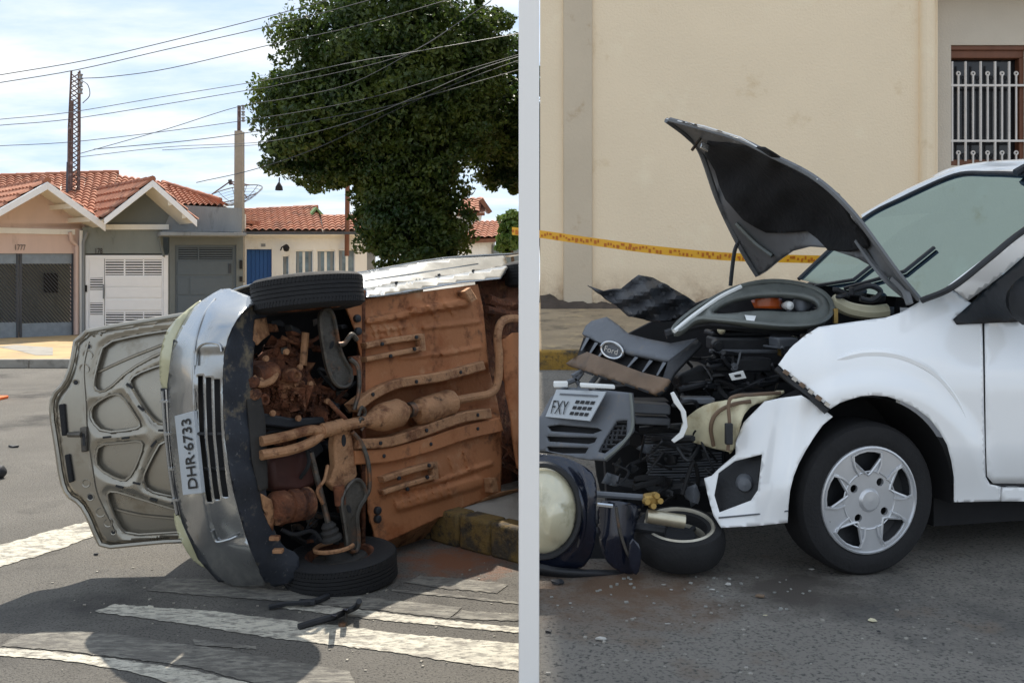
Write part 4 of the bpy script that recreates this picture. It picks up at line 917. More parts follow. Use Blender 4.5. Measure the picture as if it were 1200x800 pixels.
# --- open bonnet seen from inside
HB = Pl(P(130, 500, 5.0), V(.12, -1, .05))
Hh = HB.at
hout = [(90, 391), (140, 381), (196, 372), (232, 366), (236, 634), (205, 633), (160, 637), (120, 641), (112, 626), (104, 606), (94, 589), (79, 580), (72, 562), (66, 520), (60, 484), (62, 463), (76, 449), (84, 428)]
def hb(x, y, o=0): return Hh(x, y, o - .05 * ((x - 150) / 90) ** 2 * (1 if x < 150 else .2) - .04 * ((y - 510) / 130) ** 2)
bon = obj('bonnet_skin', MB().skin(chaikin(hout, 1), lambda x, y: hb(x, y, -.035), 6), hood_in, sc, smooth=60, solid=.004)
pockets = [[(109, 450), (115, 424), (122, 402), (160, 393), (205, 386), (232, 384), (232, 398), (188, 413), (150, 434), (126, 457), (114, 459)],
           [(106, 478), (118, 468), (133, 461), (143, 464), (154, 480), (166, 498), (158, 503), (121, 507), (107, 493)],
           [(116, 521), (140, 519), (164, 516), (168, 522), (160, 545), (150, 562), (139, 562), (114, 548), (112, 534)],
           [(151, 448), (158, 439), (187, 428), (225, 418), (225, 500), (190, 498), (178, 490), (164, 470)],
           [(167, 560), (177, 538), (190, 515), (225, 512), (225, 585), (202, 582), (172, 575)],
           [(124, 580), (131, 574), (160, 583), (202, 596), (228, 602), (228, 622), (202, 624), (150, 627), (138, 614)]]
inner = chaikin([(95, 396), (140, 387), (196, 378), (230, 373), (230, 629), (205, 628), (160, 632), (124, 636), (117, 622), (108, 600), (98, 584), (84, 575), (77, 558), (72, 520), (67, 486), (69, 468), (82, 453), (90, 430)], 1)
pk = [chaikin(p, 1) for p in pockets]
bi = obj('bonnet_frame', MB().skin(inner, lambda x, y: hb(x, y, .012 * sm(2, 9, min(dseg(x, y, q + [q[0]]) for q in pk))), 3.2, pk), hood_in, sc, smooth=50, solid=.03)
for q in pk:
    obj('pressed_lip', MB().tube([hb(x, y, .004) for x, y in dens(q, 3)], .007, 6, closed=True), hood_in, bi)
obj('pressed_crease', MB().tube(catmull([hb(x, y, -.03) for x, y in [(115, 436), (150, 420), (190, 404)]]), .008, 6), hood_in, bi)
obj('pressed_crease', MB().tube(catmull([hb(x, y, -.03) for x, y in [(134, 596), (165, 603), (205, 607)]]), .008, 6), hood_in, bi)
obj('bonnet_rim', MB().tube([hb(x, y, -.005) for x, y in dens(chaikin(hout, 1), 5)], .014, 7, closed=True), hood_in, sc)
obj('front_rail', MB().tube(catmull([hb(x, y, .012) for x, y in [(104, 400), (98, 430), (100, 470), (102, 510), (108, 550), (114, 580), (134, 622)]]), .008, 6), hood_in, bi)
for x, y, r in ((104, 406, .015), (103, 416, .026), (99, 432, .026), (89, 448, .016), (106, 582, .018), (118, 600, .024), (127, 612, .022), (133, 623, .014), (101, 566, .02)):
    obj('hole_rim', MB().tube([hb(x, y, .012) + V(r * math.cos(t), 0, r * math.sin(t)) for t in [2 * math.pi * i / 14 for i in range(14)]], .004, 5, closed=True), hood_in, bi)
    if r < .019: obj('hole', MB().lathe(hb(x, y, .013), (0, -1, 0), [(0, .003), (r * .8, .002), (r * .8, -.01)], 12), blackp, bi)
for pts in ([(68, 474), (75, 473), (78, 510), (72, 511)], [(75, 533), (81, 532), (86, 564), (80, 566)]):
    obj('seal_strip', MB().prism([hb(x, y, .03) for x, y in pts], V(0, .03, 0)), rubber, bi, bevel=.006)
lt = obj('latch_plate', MB().prism([hb(x, y, .04) for x, y in [(93, 501), (101, 500), (102, 529), (95, 530)]], V(0, .03, 0)), steel, bi, bevel=.006)
obj('latch_pin', MB().tube([hb(80, 509, .04), hb(95, 509, .05)], .014, 8), steel, lt); obj('latch_slot', MB().prism([hb(x, y, .043) for x, y in [(96, 508), (99, 508), (100, 522), (97, 522)]], V(0, .01, 0)), blackp, lt)
for x, y, a in ((165, 478, .7), (152, 452, .7), (190, 504, 0), (125, 512, -.1), (147, 513, -.1), (180, 520, -.8), (160, 566, .25), (180, 585, .3), (205, 590, .3), (140, 570, .3)):
    obj('frame_slot', MB().box(hb(x, y, .014), V(math.cos(a), 0, -math.sin(a)) * .02, V(0, .004, 0), V(math.sin(a), 0, math.cos(a)) * .005), blackp, bi)

# --- pieces lying on the street
def gp(x, y, h): return G(x, y, h)
w1 = thing('windscreen_wiper', 'single black wiper arm lying flat on the street below the wheel', 'wiper', G(350, 704)); 
obj('blade', MB().tube(catmull([gp(315, 711, .015), gp(335, 707, .02), gp(358, 706, .025), gp(372, 703, .02), gp(384, 698, .015)]), [.012] * 16 + [.016] * 17, 6), blackp, w1)
obj('joint', MB().box(gp(360, 705, .025), V(.04, 0, 0), V(0, .015, 0), V(0, 0, .012)), blackp, w1, bevel=.004)
w2 = thing('wiper_linkage', 'broken black wiper linkage with upright brackets lying on the stripe', 'wiper', G(390, 725))
obj('rod', MB().tube(catmull([gp(350, 734, .015), gp(370, 728, .02), gp(392, 722, .03)]), .016, 7), blackp, w2)
obj('arm', MB().tube(catmull([gp(392, 722, .03), gp(408, 715, .03), gp(418, 710, .05), gp(421, 704, .1)]), .014, 7), blackp, w2)
for x, y, h in ((391, 721, .11), (404, 714, .1)): obj('bracket', MB().prism([gp(x - 3, y, .01), gp(x + 4, y + 2, .01), gp(x + 3, y + 1, h), gp(x - 2, y, h)], V(0, .02, 0)), navy, w2, bevel=.003)
obj('pivot', MB().tube([gp(405, 730, .012), gp(406, 718, .03)], .007, 6), steel, w2); obj('washer', MB().lathe(gp(402, 731, .01), (0, 0, 1), [(0, .01), (.02, .01), (.022, -.008)], 12), steel, w2)
def shard(px, z, s, mt, lab, grp, name='debris_shard', seed=0):
    r = random.Random(seed); c = G(*px, z); k = r.randint(5, 7); a0 = r.uniform(0, 6)
    pts = [c + V(math.cos(a0 + 2 * math.pi * i / k) * s * r.uniform(.5, 1.2), math.sin(a0 + 2 * math.pi * i / k) * s * r.uniform(.3, .7), .004) for i in range(k)]
    top = [p + V(r.uniform(-.2, .2) * s, 0, s * r.uniform(.12, .4)) for p in pts]; m = MB(); m.add(pts + top, [tuple(range(k))[::-1], tuple(range(k, 2 * k))] + [(i, (i + 1) % k, k + (i + 1) % k, k + i) for i in range(k)])
    return tag(obj(name, m, mt, None, smooth=0), lab, 'debris', grp)
shard((17, 524), 0, .055, blackp, 'small dark shard on the street left of the open bonnet', 'street debris', seed=1)
shard((112, 650), 0, .02, blackp, 'tiny dark chip on the stripe below the bonnet corner', 'street debris', seed=2)
shard((176, 712), 0, .02, paint, 'tiny pale chip on the shaded asphalt', 'street debris', seed=3)
mo = obj('mirror_housing', MB().lathe(G(-6, 553, .05), V(1, .1, 0), [(0, -.14), (.045, -.1), (.06, 0), (.05, .06), (.02, .085), (0, .09)], 14), blackp); tag(mo, 'black rounded plastic piece at the left edge of the street', 'debris')
cn = thing('traffic_cone', 'orange traffic cone base tip just entering at the left edge', 'cone', G(-8, 468))
ora = mat('cone_orange', rgb(224, 108, 48), .6, var=.08)
obj('base', MB().box(G(-17, 467, .02), V(.2, 0, 0), V(0, .2, 0), V(0, 0, .02)), ora, cn, bevel=.01); obj('cone', MB().lathe(G(-17, 467, .04), (0, 0, 1), [(.14, 0), (.035, .5), (0, .5)], 20), ora, cn)

random.seed(8)
for i in range(40):
    x, y = random.choice([(random.uniform(318, 400), random.uniform(372, 412)), (random.uniform(310, 385), random.uniform(494, 540)), (random.uniform(322, 402), random.uniform(575, 640)), (random.uniform(372, 412), random.uniform(440, 500))])
    k = random.randint(0, 2); o_ = random.uniform(-.22, -.04); mt_ = random.choice([dust_d, dust_d, blackp, steel, rubber_d])
    if k == 0: obj('fitting', MB().lathe(U(x, y, o_), nv + bv * random.uniform(-1, 1) + av * random.uniform(-1, 1), [(0, .02), (.012, .02), (.014, .008), (.024, .006), (.024, -.01), (.016, -.012), (.016, -.05)], 12), mt_, sc)
    elif k == 1: obj('bracket', MB().prism([U(x + dx, y + dy, o_) for dx, dy in [(-7, -3), (2, -5), (8, 0), (6, 4), (-2, 2), (-6, 5)]], -nv * .012), mt_, sc, bevel=.003)
    else: obj('cable', MB().tube(catmull([U(x + random.uniform(-18, 18), y + random.uniform(-14, 14), o_ + random.uniform(-.03, .03)) for _ in range(4)], 5), random.choice([.004, .006, .009]), 6), random.choice([blackp, rubber, dust_d]), sc)
# ================================================================ dividing bar built as a post, and level change
rg_ = lambda d: .47 if d < 5 else .47 + (d - 5) / 4 * .25
mr = MB(); ds = [-6, 0, 2.46, 5, 9, 12]
L = []; Rr = []
for d in ds:
    a, b = (10, 30)
    L.append(V(a / 1100 * max(d, 2.4) if d > 0 else .0, d, 0)); Rr.append(V(b / 1100 * max(d, 2.4) if d > 0 else .06, d, 0))
rows = [[p + V(0, 0, -.02) for p in L], [V(p.x, p.y, rg_(p.y) + .012) for p in L], [V(p.x, p.y, rg_(p.y) + .012) for p in Rr], [p + V(0, 0, -.02) for p in Rr]]
o = obj('retaining_wall', MB().grid(rows), conc, None); tag(o, 'low concrete retaining edge between the two street levels', 'wall')
pc = P(620, HY, 2.5)
dv = thing('divider_bar', 'tall smooth pale grey bar dividing the two views, built as a square post', 'post', (pc.x, pc.y, .48))  # stands in for the bar dividing the two views
hw = 12 / 1100 * 2.5
obj('shaft', MB().bx(pc.x - hw, pc.x + hw, pc.y, pc.y + .055, .48, 2.6), post_m, dv, bevel=.002)
obj('cap', MB().bx(pc.x - hw - .004, pc.x + hw + .004, pc.y - .004, pc.y + .059, 2.6, 2.62), post_m, dv, bevel=.003)
# ================================================================ avenue side
def rz(d): return rg_(d)
ds = [-8, 0, 1, 2.5, 3.5, 5, 6, 7, 8, 9]
rows = [[V(20 / 1100 * max(d, 0), d, rz(d)) for d in ds]]
for X in (.5, 1.5, 3, 6, 20): rows.append([V(X + 20 / 1100 * max(d, 0), d, rz(d)) for d in ds])
struct('avenue', MB().grid([r for r in rows][::-1]), asph_r)
def swz(d): return .9 + (d - 9) / 3 * .35
rows = [[V(20 / 1100 * 9.1, 9.1, .9)] + [V(20 / 1100 * d, d, swz(d)) for d in (10, 11, 12.3)]] + [[V(X, 9.1, .9)] + [V(X, d, swz(d)) for d in (10, 11, 12.3)] for X in (2, 6, 20)]
sw2 = struct('sidewalk', MB().grid(rows[::-1]), dirtwalk)
for i in range(22):
    x0 = .17 + i * .8
    obj('kerbstone', MB().bx(x0, x0 + .785, 8.96, 9.12, .6, .905 - .01 * (i % 3)), kerb_y, sw2, bevel=.025)
random.seed(11)
rows = []
for i in range(60):
    x = .36 + i * .06; h = max(.01, (.10 - i * .0035) * (.6 + .6 * random.random()))
    if i < 4: h += .05
    rows.append([V(x, 11.72, swz(11.72) - .01), V(x, 11.85, swz(11.85) + h * .7), V(x, 11.98, swz(11.98) + h)])
o = obj('dirt_strip', MB().grid(rows[::-1]), soil); o['kind'] = 'structure'

# ---- building
bd = thing('building', 'tall beige plastered building with barred window behind the white car', 'building', (3, 12, 1.25))
WP = Pl((0, 12, 0), (0, -1, 0)); TOPZ = 15.0  # unseen upper height added to keep the sun off the avenue
def wbox(name, x0, x1, d0, d1, z0, z1, mt, parent=bd, **k): return obj(name, MB().bx(x0, x1, d0, d1, z0, z1), mt, parent, **k)
X = lambda px, d=12: (px - CX) / F * d
Z = lambda py, d=12: CZ + (HY - py) / F * d
wl_ = [(X(633), 12), (X(1079), 12), (X(1079), 24), (X(633, 24) , 24)]
obj('wall', MB().prism([V(a, b, .9) for a, b in wl_], (0, 0, TOPZ - .9)), wallb, bd)
wbox('pilaster', X(660), X(694), 11.95, 12.02, .95, TOPZ, wallp, bevel=.012)
wbox('pilaster', X(1077), X(1094), 11.90, 12.1, .9, TOPZ, wallb, bevel=.06, seg=4)
obj('downpipe', MB().tube([V(X(1098), 12.06, .9), V(X(1098), 12.06, TOPZ)], .035, 10), wallb, bd)
D2 = 12.25; wx0, wx1, wz0, wz1 = X(1114.5, D2), X(1202, D2), Z(194, D2), Z(53, D2)
X9 = X(1500, D2)
def W2(x0, x1, z0, z1): wbox('wall', x0, x1, D2, D2 + 6, z0, z1, wallg)
W2(X(1088, D2), wx0, .9, TOPZ); W2(wx0, wx1, .9, wz0); W2(wx0, wx1, wz1, TOPZ); W2(wx1, X9, .9, TOPZ)
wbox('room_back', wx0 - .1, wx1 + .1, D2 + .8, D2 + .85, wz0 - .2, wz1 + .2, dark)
wbox('balcony', X(1088, D2), X9, D2 - .55, D2, Z(-14, D2), Z(-40, D2), wallg, bevel=.01)
win = wbox('window_frame', wx0, wx1, D2 + .05, D2 + .18, wz1 - .16, wz1, woodb, bevel=.01)
wbox('frame_moulding', wx0, wx1, D2 + .02, D2 + .05, wz1 - .06, wz1, woodb, win, bevel=.008); wbox('frame_stile', X(1197, D2), wx1, D2 + .05, D2 + .18, wz0, wz1 - .16, woodb, win, bevel=.01)
wbox('frame_sill', wx0, wx1, D2 + .03, D2 + .2, wz0, wz0 + .08, woodb, win, bevel=.01)
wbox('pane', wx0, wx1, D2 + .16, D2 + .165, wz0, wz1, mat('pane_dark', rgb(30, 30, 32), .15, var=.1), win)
for px in (1116.5, 1132.3, 1150, 1167, 1183.5): obj('grille_bar', MB().tube([V(X(px, D2), D2 + .02, wz0 + .06), V(X(px, D2), D2 + .02, Z(72, D2))], .017, 6), bar_m, win)
for py in (100, 165): wbox('grille_rail', wx0, wx1, D2 + .005, D2 + .03, Z(py + 1.2, D2), Z(py - 1.2, D2), bar_m, win)
for px in (1124, 1141.2, 1158.3, 1175.2, 1191.8):
    x = X(px, D2)
    for y0, y1 in ((88, 164), (181, 194)):
        b = obj('grille_spindle', MB().tube([V(x, D2 + .02, Z(y1, D2)), V(x, D2 + .02, Z(y0, D2))], .014, 6), bar_m, win)
        obj('ring', MB().tube([V(x + .022 * math.cos(t), D2 + .02, Z(y0 - 2, D2) + .022 * math.sin(t)) for t in [2 * math.pi * i / 12 for i in range(12)]], .011, 5, closed=True), bar_m, b)

# ---- caution tape
tp = [(600, 270.5, 7), (634, 274.5, 7), (700, 284, 6.9), (760, 292, 6.8), (830, 299, 6.8), (880, 302, 6.8), (960, 304, 6.9), (1040, 306, 7.1), (1130, 306, 7.4)]
c = catmull([P(*p) for p in tp], 8); hh = .033
hh = .029
tape = tag(obj('caution_tape', MB().grid([[p - V(0, 0, hh) for p in c], [p + V(0, 0, hh) for p in c]]), tape_m, None, smooth=0, solid=.001), 'orange and yellow caution tape stretched in front of the beige wall', 'tape')
m = MB(); cr_ = random.Random(12)
for p, q in zip(c, c[1:]):
    L_ = (q - p).length; t_ = 0
    while t_ < L_:
        w_ = cr_.uniform(.008, .022); e_ = (q - p) / L_; o_ = p + e_ * (t_ + w_ / 2) + V(0, -.003, cr_.choice([.010, -.010, 0]))
        if cr_.random() < .8: m.box(o_, e_ * w_ / 2, V(0, .0008, 0), V(0, 0, cr_.uniform(.006, .014)))
        t_ += w_ + cr_.uniform(.006, .016)
obj('print', m, mat('tape_print', rgb(200, 112, 16), .45, var=.1), tape, smooth=0, kind='stuff')

# ================================================================ white car
wc = thing('damaged_car', 'white hatchback with smashed front and bonnet bent upright', 'car', G(1022, 680, .47))
TH = math.radians(13); a2 = V(math.cos(TH), math.sin(TH), 0); n2 = V(math.sin(TH), -math.cos(TH), 0); up2 = V(0, 0, 1)
wcen = P(1021, 590, 3.46); SPl = Pl(wcen, n2); S = SPl.at
AR = (1022, 589); 
arch = [(973, 479), (984, 472), (995, 468), (1009, 464), (1023, 463), (1040, 464.5), (1057, 470), (1073, 478), (1089, 490), (1101, 505), (1110, 521), (1115, 540), (1118, 559), (1118, 588)]
def side(x, y):
    o = .02 - .16 * sm(470, 330, y) ** 1.4 - .05 * sm(520, 600, y)
    r = math.hypot((x - AR[0]), (y - AR[1]) * .98)
    o += .028 * (1 - sm(128, 158, r))
    o -= .10 * sm(980, 905, x)
    o -= .012 * sm(440, 415, y) * sm(1090, 1150, x)
    return o
SS = lambda x, y: S(x, y, side(x, y))
fend = [(912, 427), (926, 408), (942, 394), (959, 383), (1000, 377), (1038, 372), (1056, 366), (1080, 352), (1098, 344), (1115, 338.5), (1133, 352), (1145, 359), (1122, 369), (1118.5, 374), (1123, 379), (1151, 377), (1152, 420), (1153.5, 500), (1155, 558), (1160, 567), (1173, 570), (1172, 587), (1118, 588)] + arch[::-1][1:] + [(948, 457), (928, 442)]
obj('fender', MB().skin(fend, SS, 4), wcar, wc, smooth=60, solid=.0015)
obj('flare', MB().tube(catmull([S(x, y, side(x, y) - .010) for x, y in [(940, 446), (958, 432), (985, 420), (1015, 414), (1050, 417), (1085, 432), (1110, 455), (1128, 485), (1138, 520)]], 6), [.004 + .014 * math.sin(math.pi * i / 48) for i in range(49)], 8), wcar, wc)
obj('fender_edge', MB().tube(catmull([SS(x, y) + V(0, .02, -.01) for x, y in [(912, 428), (930, 444), (950, 459), (972, 479)]]), .016, 6), blackp, wc)
for i in range(6):
    x, y = 920 + i * 9.5, 434 + i * 7.4; obj('clip', MB().box(SS(x, y) + V(.0, -.012, -.006), V(.008, 0, -.006), V(0, .006, 0), V(.004, 0, .006)), chrome if i % 2 else gbrown, wc)
dr_ = [(1154, 377), (1205, 375), (1300, 372), (1420, 372), (1420, 570), (1300, 568), (1164, 566), (1157, 558), (1155.5, 500)]
do = obj('door', MB().skin(dr_, SS, 8), wcar, wc, smooth=60, solid=.003)
obj('sill', MB().skin([(1175, 571), (1420, 573), (1420, 588), (1174, 587)], lambda x, y: S(x, y, -.02), 8), wcar, wc, solid=.02)
obj('seam', MB().tube([S(1152.8, y, side(1153, y) - .008) for y in (378, 440, 500, 558)] + [S(1160, 567.5, -.03), S(1420, 570, -.03)], .006, 5), blackp, wc)
# mirror sail and glasshouse
sail = obj('mirror_sail', MB().skin([(1118.5, 373), (1123, 379), (1210, 375), (1210, 294), (1175, 324), (1145, 350)], lambda x, y: S(x, y, side(x, y) + .012), 6), blackp, wc, solid=.02)
obj('mirror', MB().lathe(S(1208, 352, .03), n2, [(0, .13), (.06, .12), (.09, .08), (.1, .0), (.07, -.05), (0, -.06)], 16), blackp, wc)
wg = [(1210, 296), (1280, 250), (1400, 240), (1420, 372), (1210, 374)]
obj('side_window', MB().skin(wg, lambda x, y: S(x, y, -.10 - .22 * sm(370, 240, y)), 12), screen_g, wc, solid=.004)
# screen: near edge on this side, far edge over there
ab = P(1082, 350, 3.62); at_ = P(1200, 270, 3.95); fb_ = P(936, 326, 4.85); ftp = P(1018, 252, 5.05)
dW = tps([(1082, 350, 3.60), (1114, 336, 3.66), (1200, 269, 3.86), (936, 326, 4.78), (975, 290, 4.86), (1016, 252, 4.98), (1120, 206, 4.85), (1200, 205, 4.42), (1010, 340, 4.15), (1100, 270, 4.22)])
WPl = Pl(P(1082, 350, 3.60), V(-.60, -.12, .79))
def dW(x, y): return WPl.at(x, y, 0).y
WS = lambda x, y: P(x, y, dW(x, y))
ws = obj('windscreen', MB().skin([(936, 327), (975, 290), (1016, 254), (1060, 232), (1118, 207), (1160, 204), (1290, 206), (1290, 214), (1200, 268), (1160, 300), (1116, 335), (1082, 350), (1030, 346), (980, 338)], WS, 12), screen_g, wc, smooth=0)
def strip(name, pts, w, mt, dz=0, n=8):
    return obj(name, MB().tube(catmull([P(x, y, dW(x, y) + dz) for x, y in pts], 6), w, n), mt, wc)
strip('screen_seal', [(1080, 352), (1116, 336.5), (1160, 302), (1200, 270), (1290, 212)], .012, blackp, -.02)
strip('screen_seal', [(936, 327), (975, 290), (1016, 253.5), (1060, 231), (1118, 205.5), (1160, 203), (1210, 204.5), (1290, 206)], .010, blackp, -.015)
dP = tps([(1116, 338, dW(1116, 338) - .01), (1200, 270, dW(1200, 270) - .01), (1290, 214, dW(1290, 214) - .01), (1134, 353, 3.64), (1205, 296, 3.56), (1290, 236, 3.48), (1175, 316, 3.56)])
obj('pillar', MB().skin([(1116, 338), (1160, 304), (1200, 272), (1290, 216), (1290, 236), (1205, 296), (1175, 322), (1134, 353)], lambda x, y: P(x, y, dP(x, y)), 5), wcar, wc, smooth=60, solid=.02)
strip('pillar', [(1012, 256), (1040, 240), (1066, 226), (1095, 213), (1122, 203)], .024, wcar, .02)
fr_ = [(1106, 210), (1126, 204.5), (1160, 203.5), (1210, 204.5), (1300, 206), (1420, 208)]; tp_ = [(1108, 207), (1128, 197.5), (1162, 190.5), (1205, 187), (1300, 183), (1420, 183)]
dd_ = [dW(min(x, 1290), y) for x, y in fr_]
r0 = [P(x, y, d - .01) for (x, y), d in zip(fr_, dd_)]; r1 = [P((a[0] + b[0]) / 2, (a[1] + b[1]) / 2, d + .1) for a, b, d in zip(fr_, tp_, dd_)]; r2 = [P(x, y, d + .35) for (x, y), d in zip(tp_, dd_)]
r3 = [p + a2 * 1.2 + V(0, .2, -.02) for p in r2]
obj('roof', MB().loft([r0, r1, r2, r3], 5), wcar, wc, smooth=70)
obj('roof_rail', MB().tube([P(1190, 203, 4.0), P(1200, 197, 4.0), P(1240, 192, 3.9)], .018, 6), blackp, wc)
for pts in ([(990, 338), (1060, 318), (1095, 290)], [(955, 335), (1000, 328), (1028, 306)]):
    obj('wiper', MB().tube([P(x, y, dW(x, y) - .03) for x, y in pts], .009, 5), blackp, wc)
# cabin seen through the screen
obj('dashboard', MB().loft([[P(945, 332, 4.95), P(1030, 330, 4.4), P(1110, 338, 3.85)], [P(975, 318, 5.2), P(1050, 312, 4.7), P(1140, 318, 4.15)], [P(980, 345, 5.3), P(1060, 350, 4.8), P(1150, 360, 4.25)]], 4), blackp, wc, solid=.02)
for (x, d) in ((1120, 5.4), (1190, 4.9)):
    o = obj('seat', MB().box(P(x, 320, d), a2 * .09, n2 * .24, V(.12, 0, 1).normalized() * .30), blackp, wc, bevel=.06, seg=3); obj('headrest', MB().box(P(x + 10, 240, d), a2 * .05, n2 * .13, V(0, 0, .09)), blackp, o, bevel=.04)
obj('cabin_back', MB().box(P(1300, 330, 5.2), a2 * .02, n2 * .7, V(0, 0, .45)), dark, wc)
obj('far_side', MB().prism([P(1000, 330, 5.3), P(1060, 290, 5.4), P(1250, 290, 5.9), P(1250, 420, 5.9), P(960, 420, 5.2)], V(-.01, .04, 0)), dark, wc)  # blackened to paint cabin shade behind the screen
obj('headliner', MB().prism([P(1015, 256, 5.0), P(1130, 214, 4.9), P(1290, 214, 3.9), P(1500, 214, 4.3), P(1500, 214, 6.0)], V(0, 0, .02)), dark, wc)
obj('far_dark_sheet', MB().prism([P(985, 330, 5.35), P(1060, 268, 5.5), P(1140, 224, 5.7), P(1420, 220, 6.3), P(1420, 330, 6.3)], V(-.01, .02, 0)), dark, wc)  # opaque dark sheet, no glass, painting the cabin shade
# wheel
wax = (n2 + V(.02, 0, -.02)).normalized(); wcn = wcen - n2 * .10 + V(0, 0, .012)
def hubwheel(c, axis, r, w, parent):
    t = obj('wheel', MB().lathe(c, axis, [(r * .66, -w * .4), (r * .9, -w * .5), (r * .99, -w * .38), (r, -w * .3), (r, w * .3), (r * .99, w * .38), (r * .95, w * .46), (r * .86, w * .5), (r * .74, w * .5), (r * .68, w * .44), (r * .66, w * .36), (r * .64, 0), (r * .66, -w * .4)], 56), rubber, parent)
    return t
R2 = .286; wh = hubwheel(wcn, wax, R2, .18, wc)
hu = (a2 - wax * a2.dot(wax)).normalized(); hv = wax.cross(hu)
if hv.z < 0: hv = -hv
def hp(r, t, o=0): return wcn + (hu * math.cos(t) + hv * math.sin(t)) * (R2 * r) + wax * (.085 + o)
obj('wheel_disc', MB().lathe(wcn, wax, [(R2 * .67, .07), (R2 * .6, .045), (R2 * .3, .02), (0, .02)], 40), blackp, wh)
N5 = 5; wins = []
for k in range(N5):
    t0 = math.radians(94 + 72 * k)
    wins.append([hp(r, t0 + math.radians(a)) for r, a in ((.63, -21), (.64, -10), (.645, 0), (.64, 10), (.63, 21), (.58, 22), (.46, 16), (.36, 7), (.325, 0), (.36, -7), (.46, -16), (.58, -22))])
outer = [hp(.69, 2 * math.pi * i / 60) for i in range(60)]
lugs = [[hp(.275, math.radians(55 + 90 * k)) + (hu * math.cos(t) + hv * math.sin(t)) * .0155 for t in [2 * math.pi * i / 12 for i in range(12)]] for k in range(4)]
hub = obj('hubcap', MB().prism(outer, -wax * .012, wins + lugs), alloy, wh)
for q in wins: obj('window_lip', MB().tube([p + wax * .0 for p in q], .0055, 6, closed=True), alloy, hub)
obj('hub_ring', MB().tube([hp(.375, 2 * math.pi * i / 40, .001) for i in range(40)], .003, 6, closed=True), alloy, hub)
obj('rim_ring', MB().lathe(wcn + wax * .078, wax, [(R2 * .665, .006), (R2 * .68, .014), (R2 * .70, .012), (R2 * .71, 0), (R2 * .70, -.02)], 56), alloy, hub)
obj('centre_cap', MB().lathe(wcn + wax * .085, wax, [(0, .012), (R2 * .12, .010), (R2 * .15, .003), (R2 * .16, -.004)], 24), alloy, hub)
for k in range(5):     # raised spokes between the windows
    t0 = math.radians(94 + 36 + 72 * k)
    for s in (-1, 1): obj('spoke_edge', MB().tube(catmull([hp(.36, t0 + s * math.radians(14), .002), hp(.5, t0 + s * math.radians(13), .004), hp(.63, t0 + s * math.radians(17), .002)]), .0045, 6), alloy, hub)
# wheel well and underside
obj('wheel_well', MB().lathe(wcn, wax, [(R2 * 1.32, .06), (R2 * 1.34, -.25), (R2 * .5, -.26), (0, -.26)], 64).clip(z0=.70), dark, wc)
c0 = wcn - V(0, 0, 0)
obj('underbody', MB().box(V(wcn.x, wcn.y, .47 + .2) + a2 * 1.55 - n2 * .80, a2 * 1.15, n2 * .72, V(0, 0, .08)), dark, wc)  # set low to deepen the shade beneath the car
hubwheel(wcn - n2 * 1.3, wax, R2, .18, wc); hubwheel(wcn + a2 * 2.45, wax, R2, .18, wc)
obj('rear_quarter', MB().prism([S(1330, 372, -.03), S(1760, 372, -.05), S(1760, 588, -.05), S(1330, 588, -.03)], -n2 * 1.5), wcar, wc)
# torn bumper corner
dC = tps([(939, 463, 3.44), (976, 488, 3.42), (954, 512, 3.40), (926, 574, 3.38), (923, 612, 3.40), (845, 618, 3.52), (838, 596, 3.56), (864, 520, 3.58), (870, 496, 3.58), (895, 471, 3.54), (826, 558, 3.62)])
CF = lambda x, y: P(x, y, dC(x, y) - .02 * (1 - sm(6, 26, abs(x - np.interp(y, [465, 620], [930, 905])))))
fog = [(843, 600), (837, 580), (842, 554), (861, 540), (893, 532), (888, 574), (880, 586)]
obj('bumper_corner', MB().skin([(896, 470), (915, 466), (939, 463), (958, 474), (976, 488), (964, 498), (954, 512), (944, 528), (936, 543), (930, 558), (926, 574), (924, 592), (923, 612), (885, 616), (845, 618), (836, 604), (830, 582), (825, 560), (834, 557), (842, 549), (862, 532), (862, 518), (867, 505), (871, 495)], CF, 4, [fog]), wcar, wc, smooth=60, solid=.0015)
fr = obj('fog_recess', MB().skin([(840, 604), (832, 580), (838, 550), (862, 536), (897, 528), (892, 578), (882, 592)], lambda x, y: P(x, y, dC(x, y) + .05), 5), blackp, wc, solid=.01)
obj('fog_lamp', MB().lathe(P(873, 566, 3.56), V(-.3, -1, 0), [(0, .03), (.025, .025), (.035, 0), (.035, -.05)], 16), dgrey, fr)
obj('lip_line', MB().tube([CF(842, 606) + V(0, -.004, 0), CF(885, 602) + V(0, -.004, 0), CF(923, 598) + V(0, -.004, 0)], .003, 5), dgrey, wc)

# bent bonnet
rows = [[(888, 323, 4.86), (912, 305, 4.62), (948, 289, 4.3), (985, 296, 4.02), (1025, 314, 3.82), (1077, 352, 3.62)],
        [(868, 290, 4.84), (900, 270, 4.6), (945, 262, 4.3), (990, 265, 4.02), (1022, 285, 3.8), (1050, 319, 3.6)],
        [(842, 236, 4.8), (875, 225, 4.55), (915, 222, 4.3), (955, 226, 4.02), (985, 240, 3.8), (1000, 252, 3.62)],
        [(822, 180, 4.72), (850, 180, 4.5), (885, 184, 4.26), (915, 192, 4.04), (940, 202, 3.86), (956, 211, 3.72)],
        [(802, 158, 4.62), (822, 160, 4.46), (846, 165, 4.3), (868, 170, 4.14), (888, 176, 4.0), (905, 184, 3.88)],
        [(781, 140.5, 4.5), (798, 144, 4.42), (817, 149, 4.33), (836, 155, 4.24), (853, 160, 4.16), (868, 166, 4.08)]]
g3 = [[P(*p) for p in r] for r in rows]

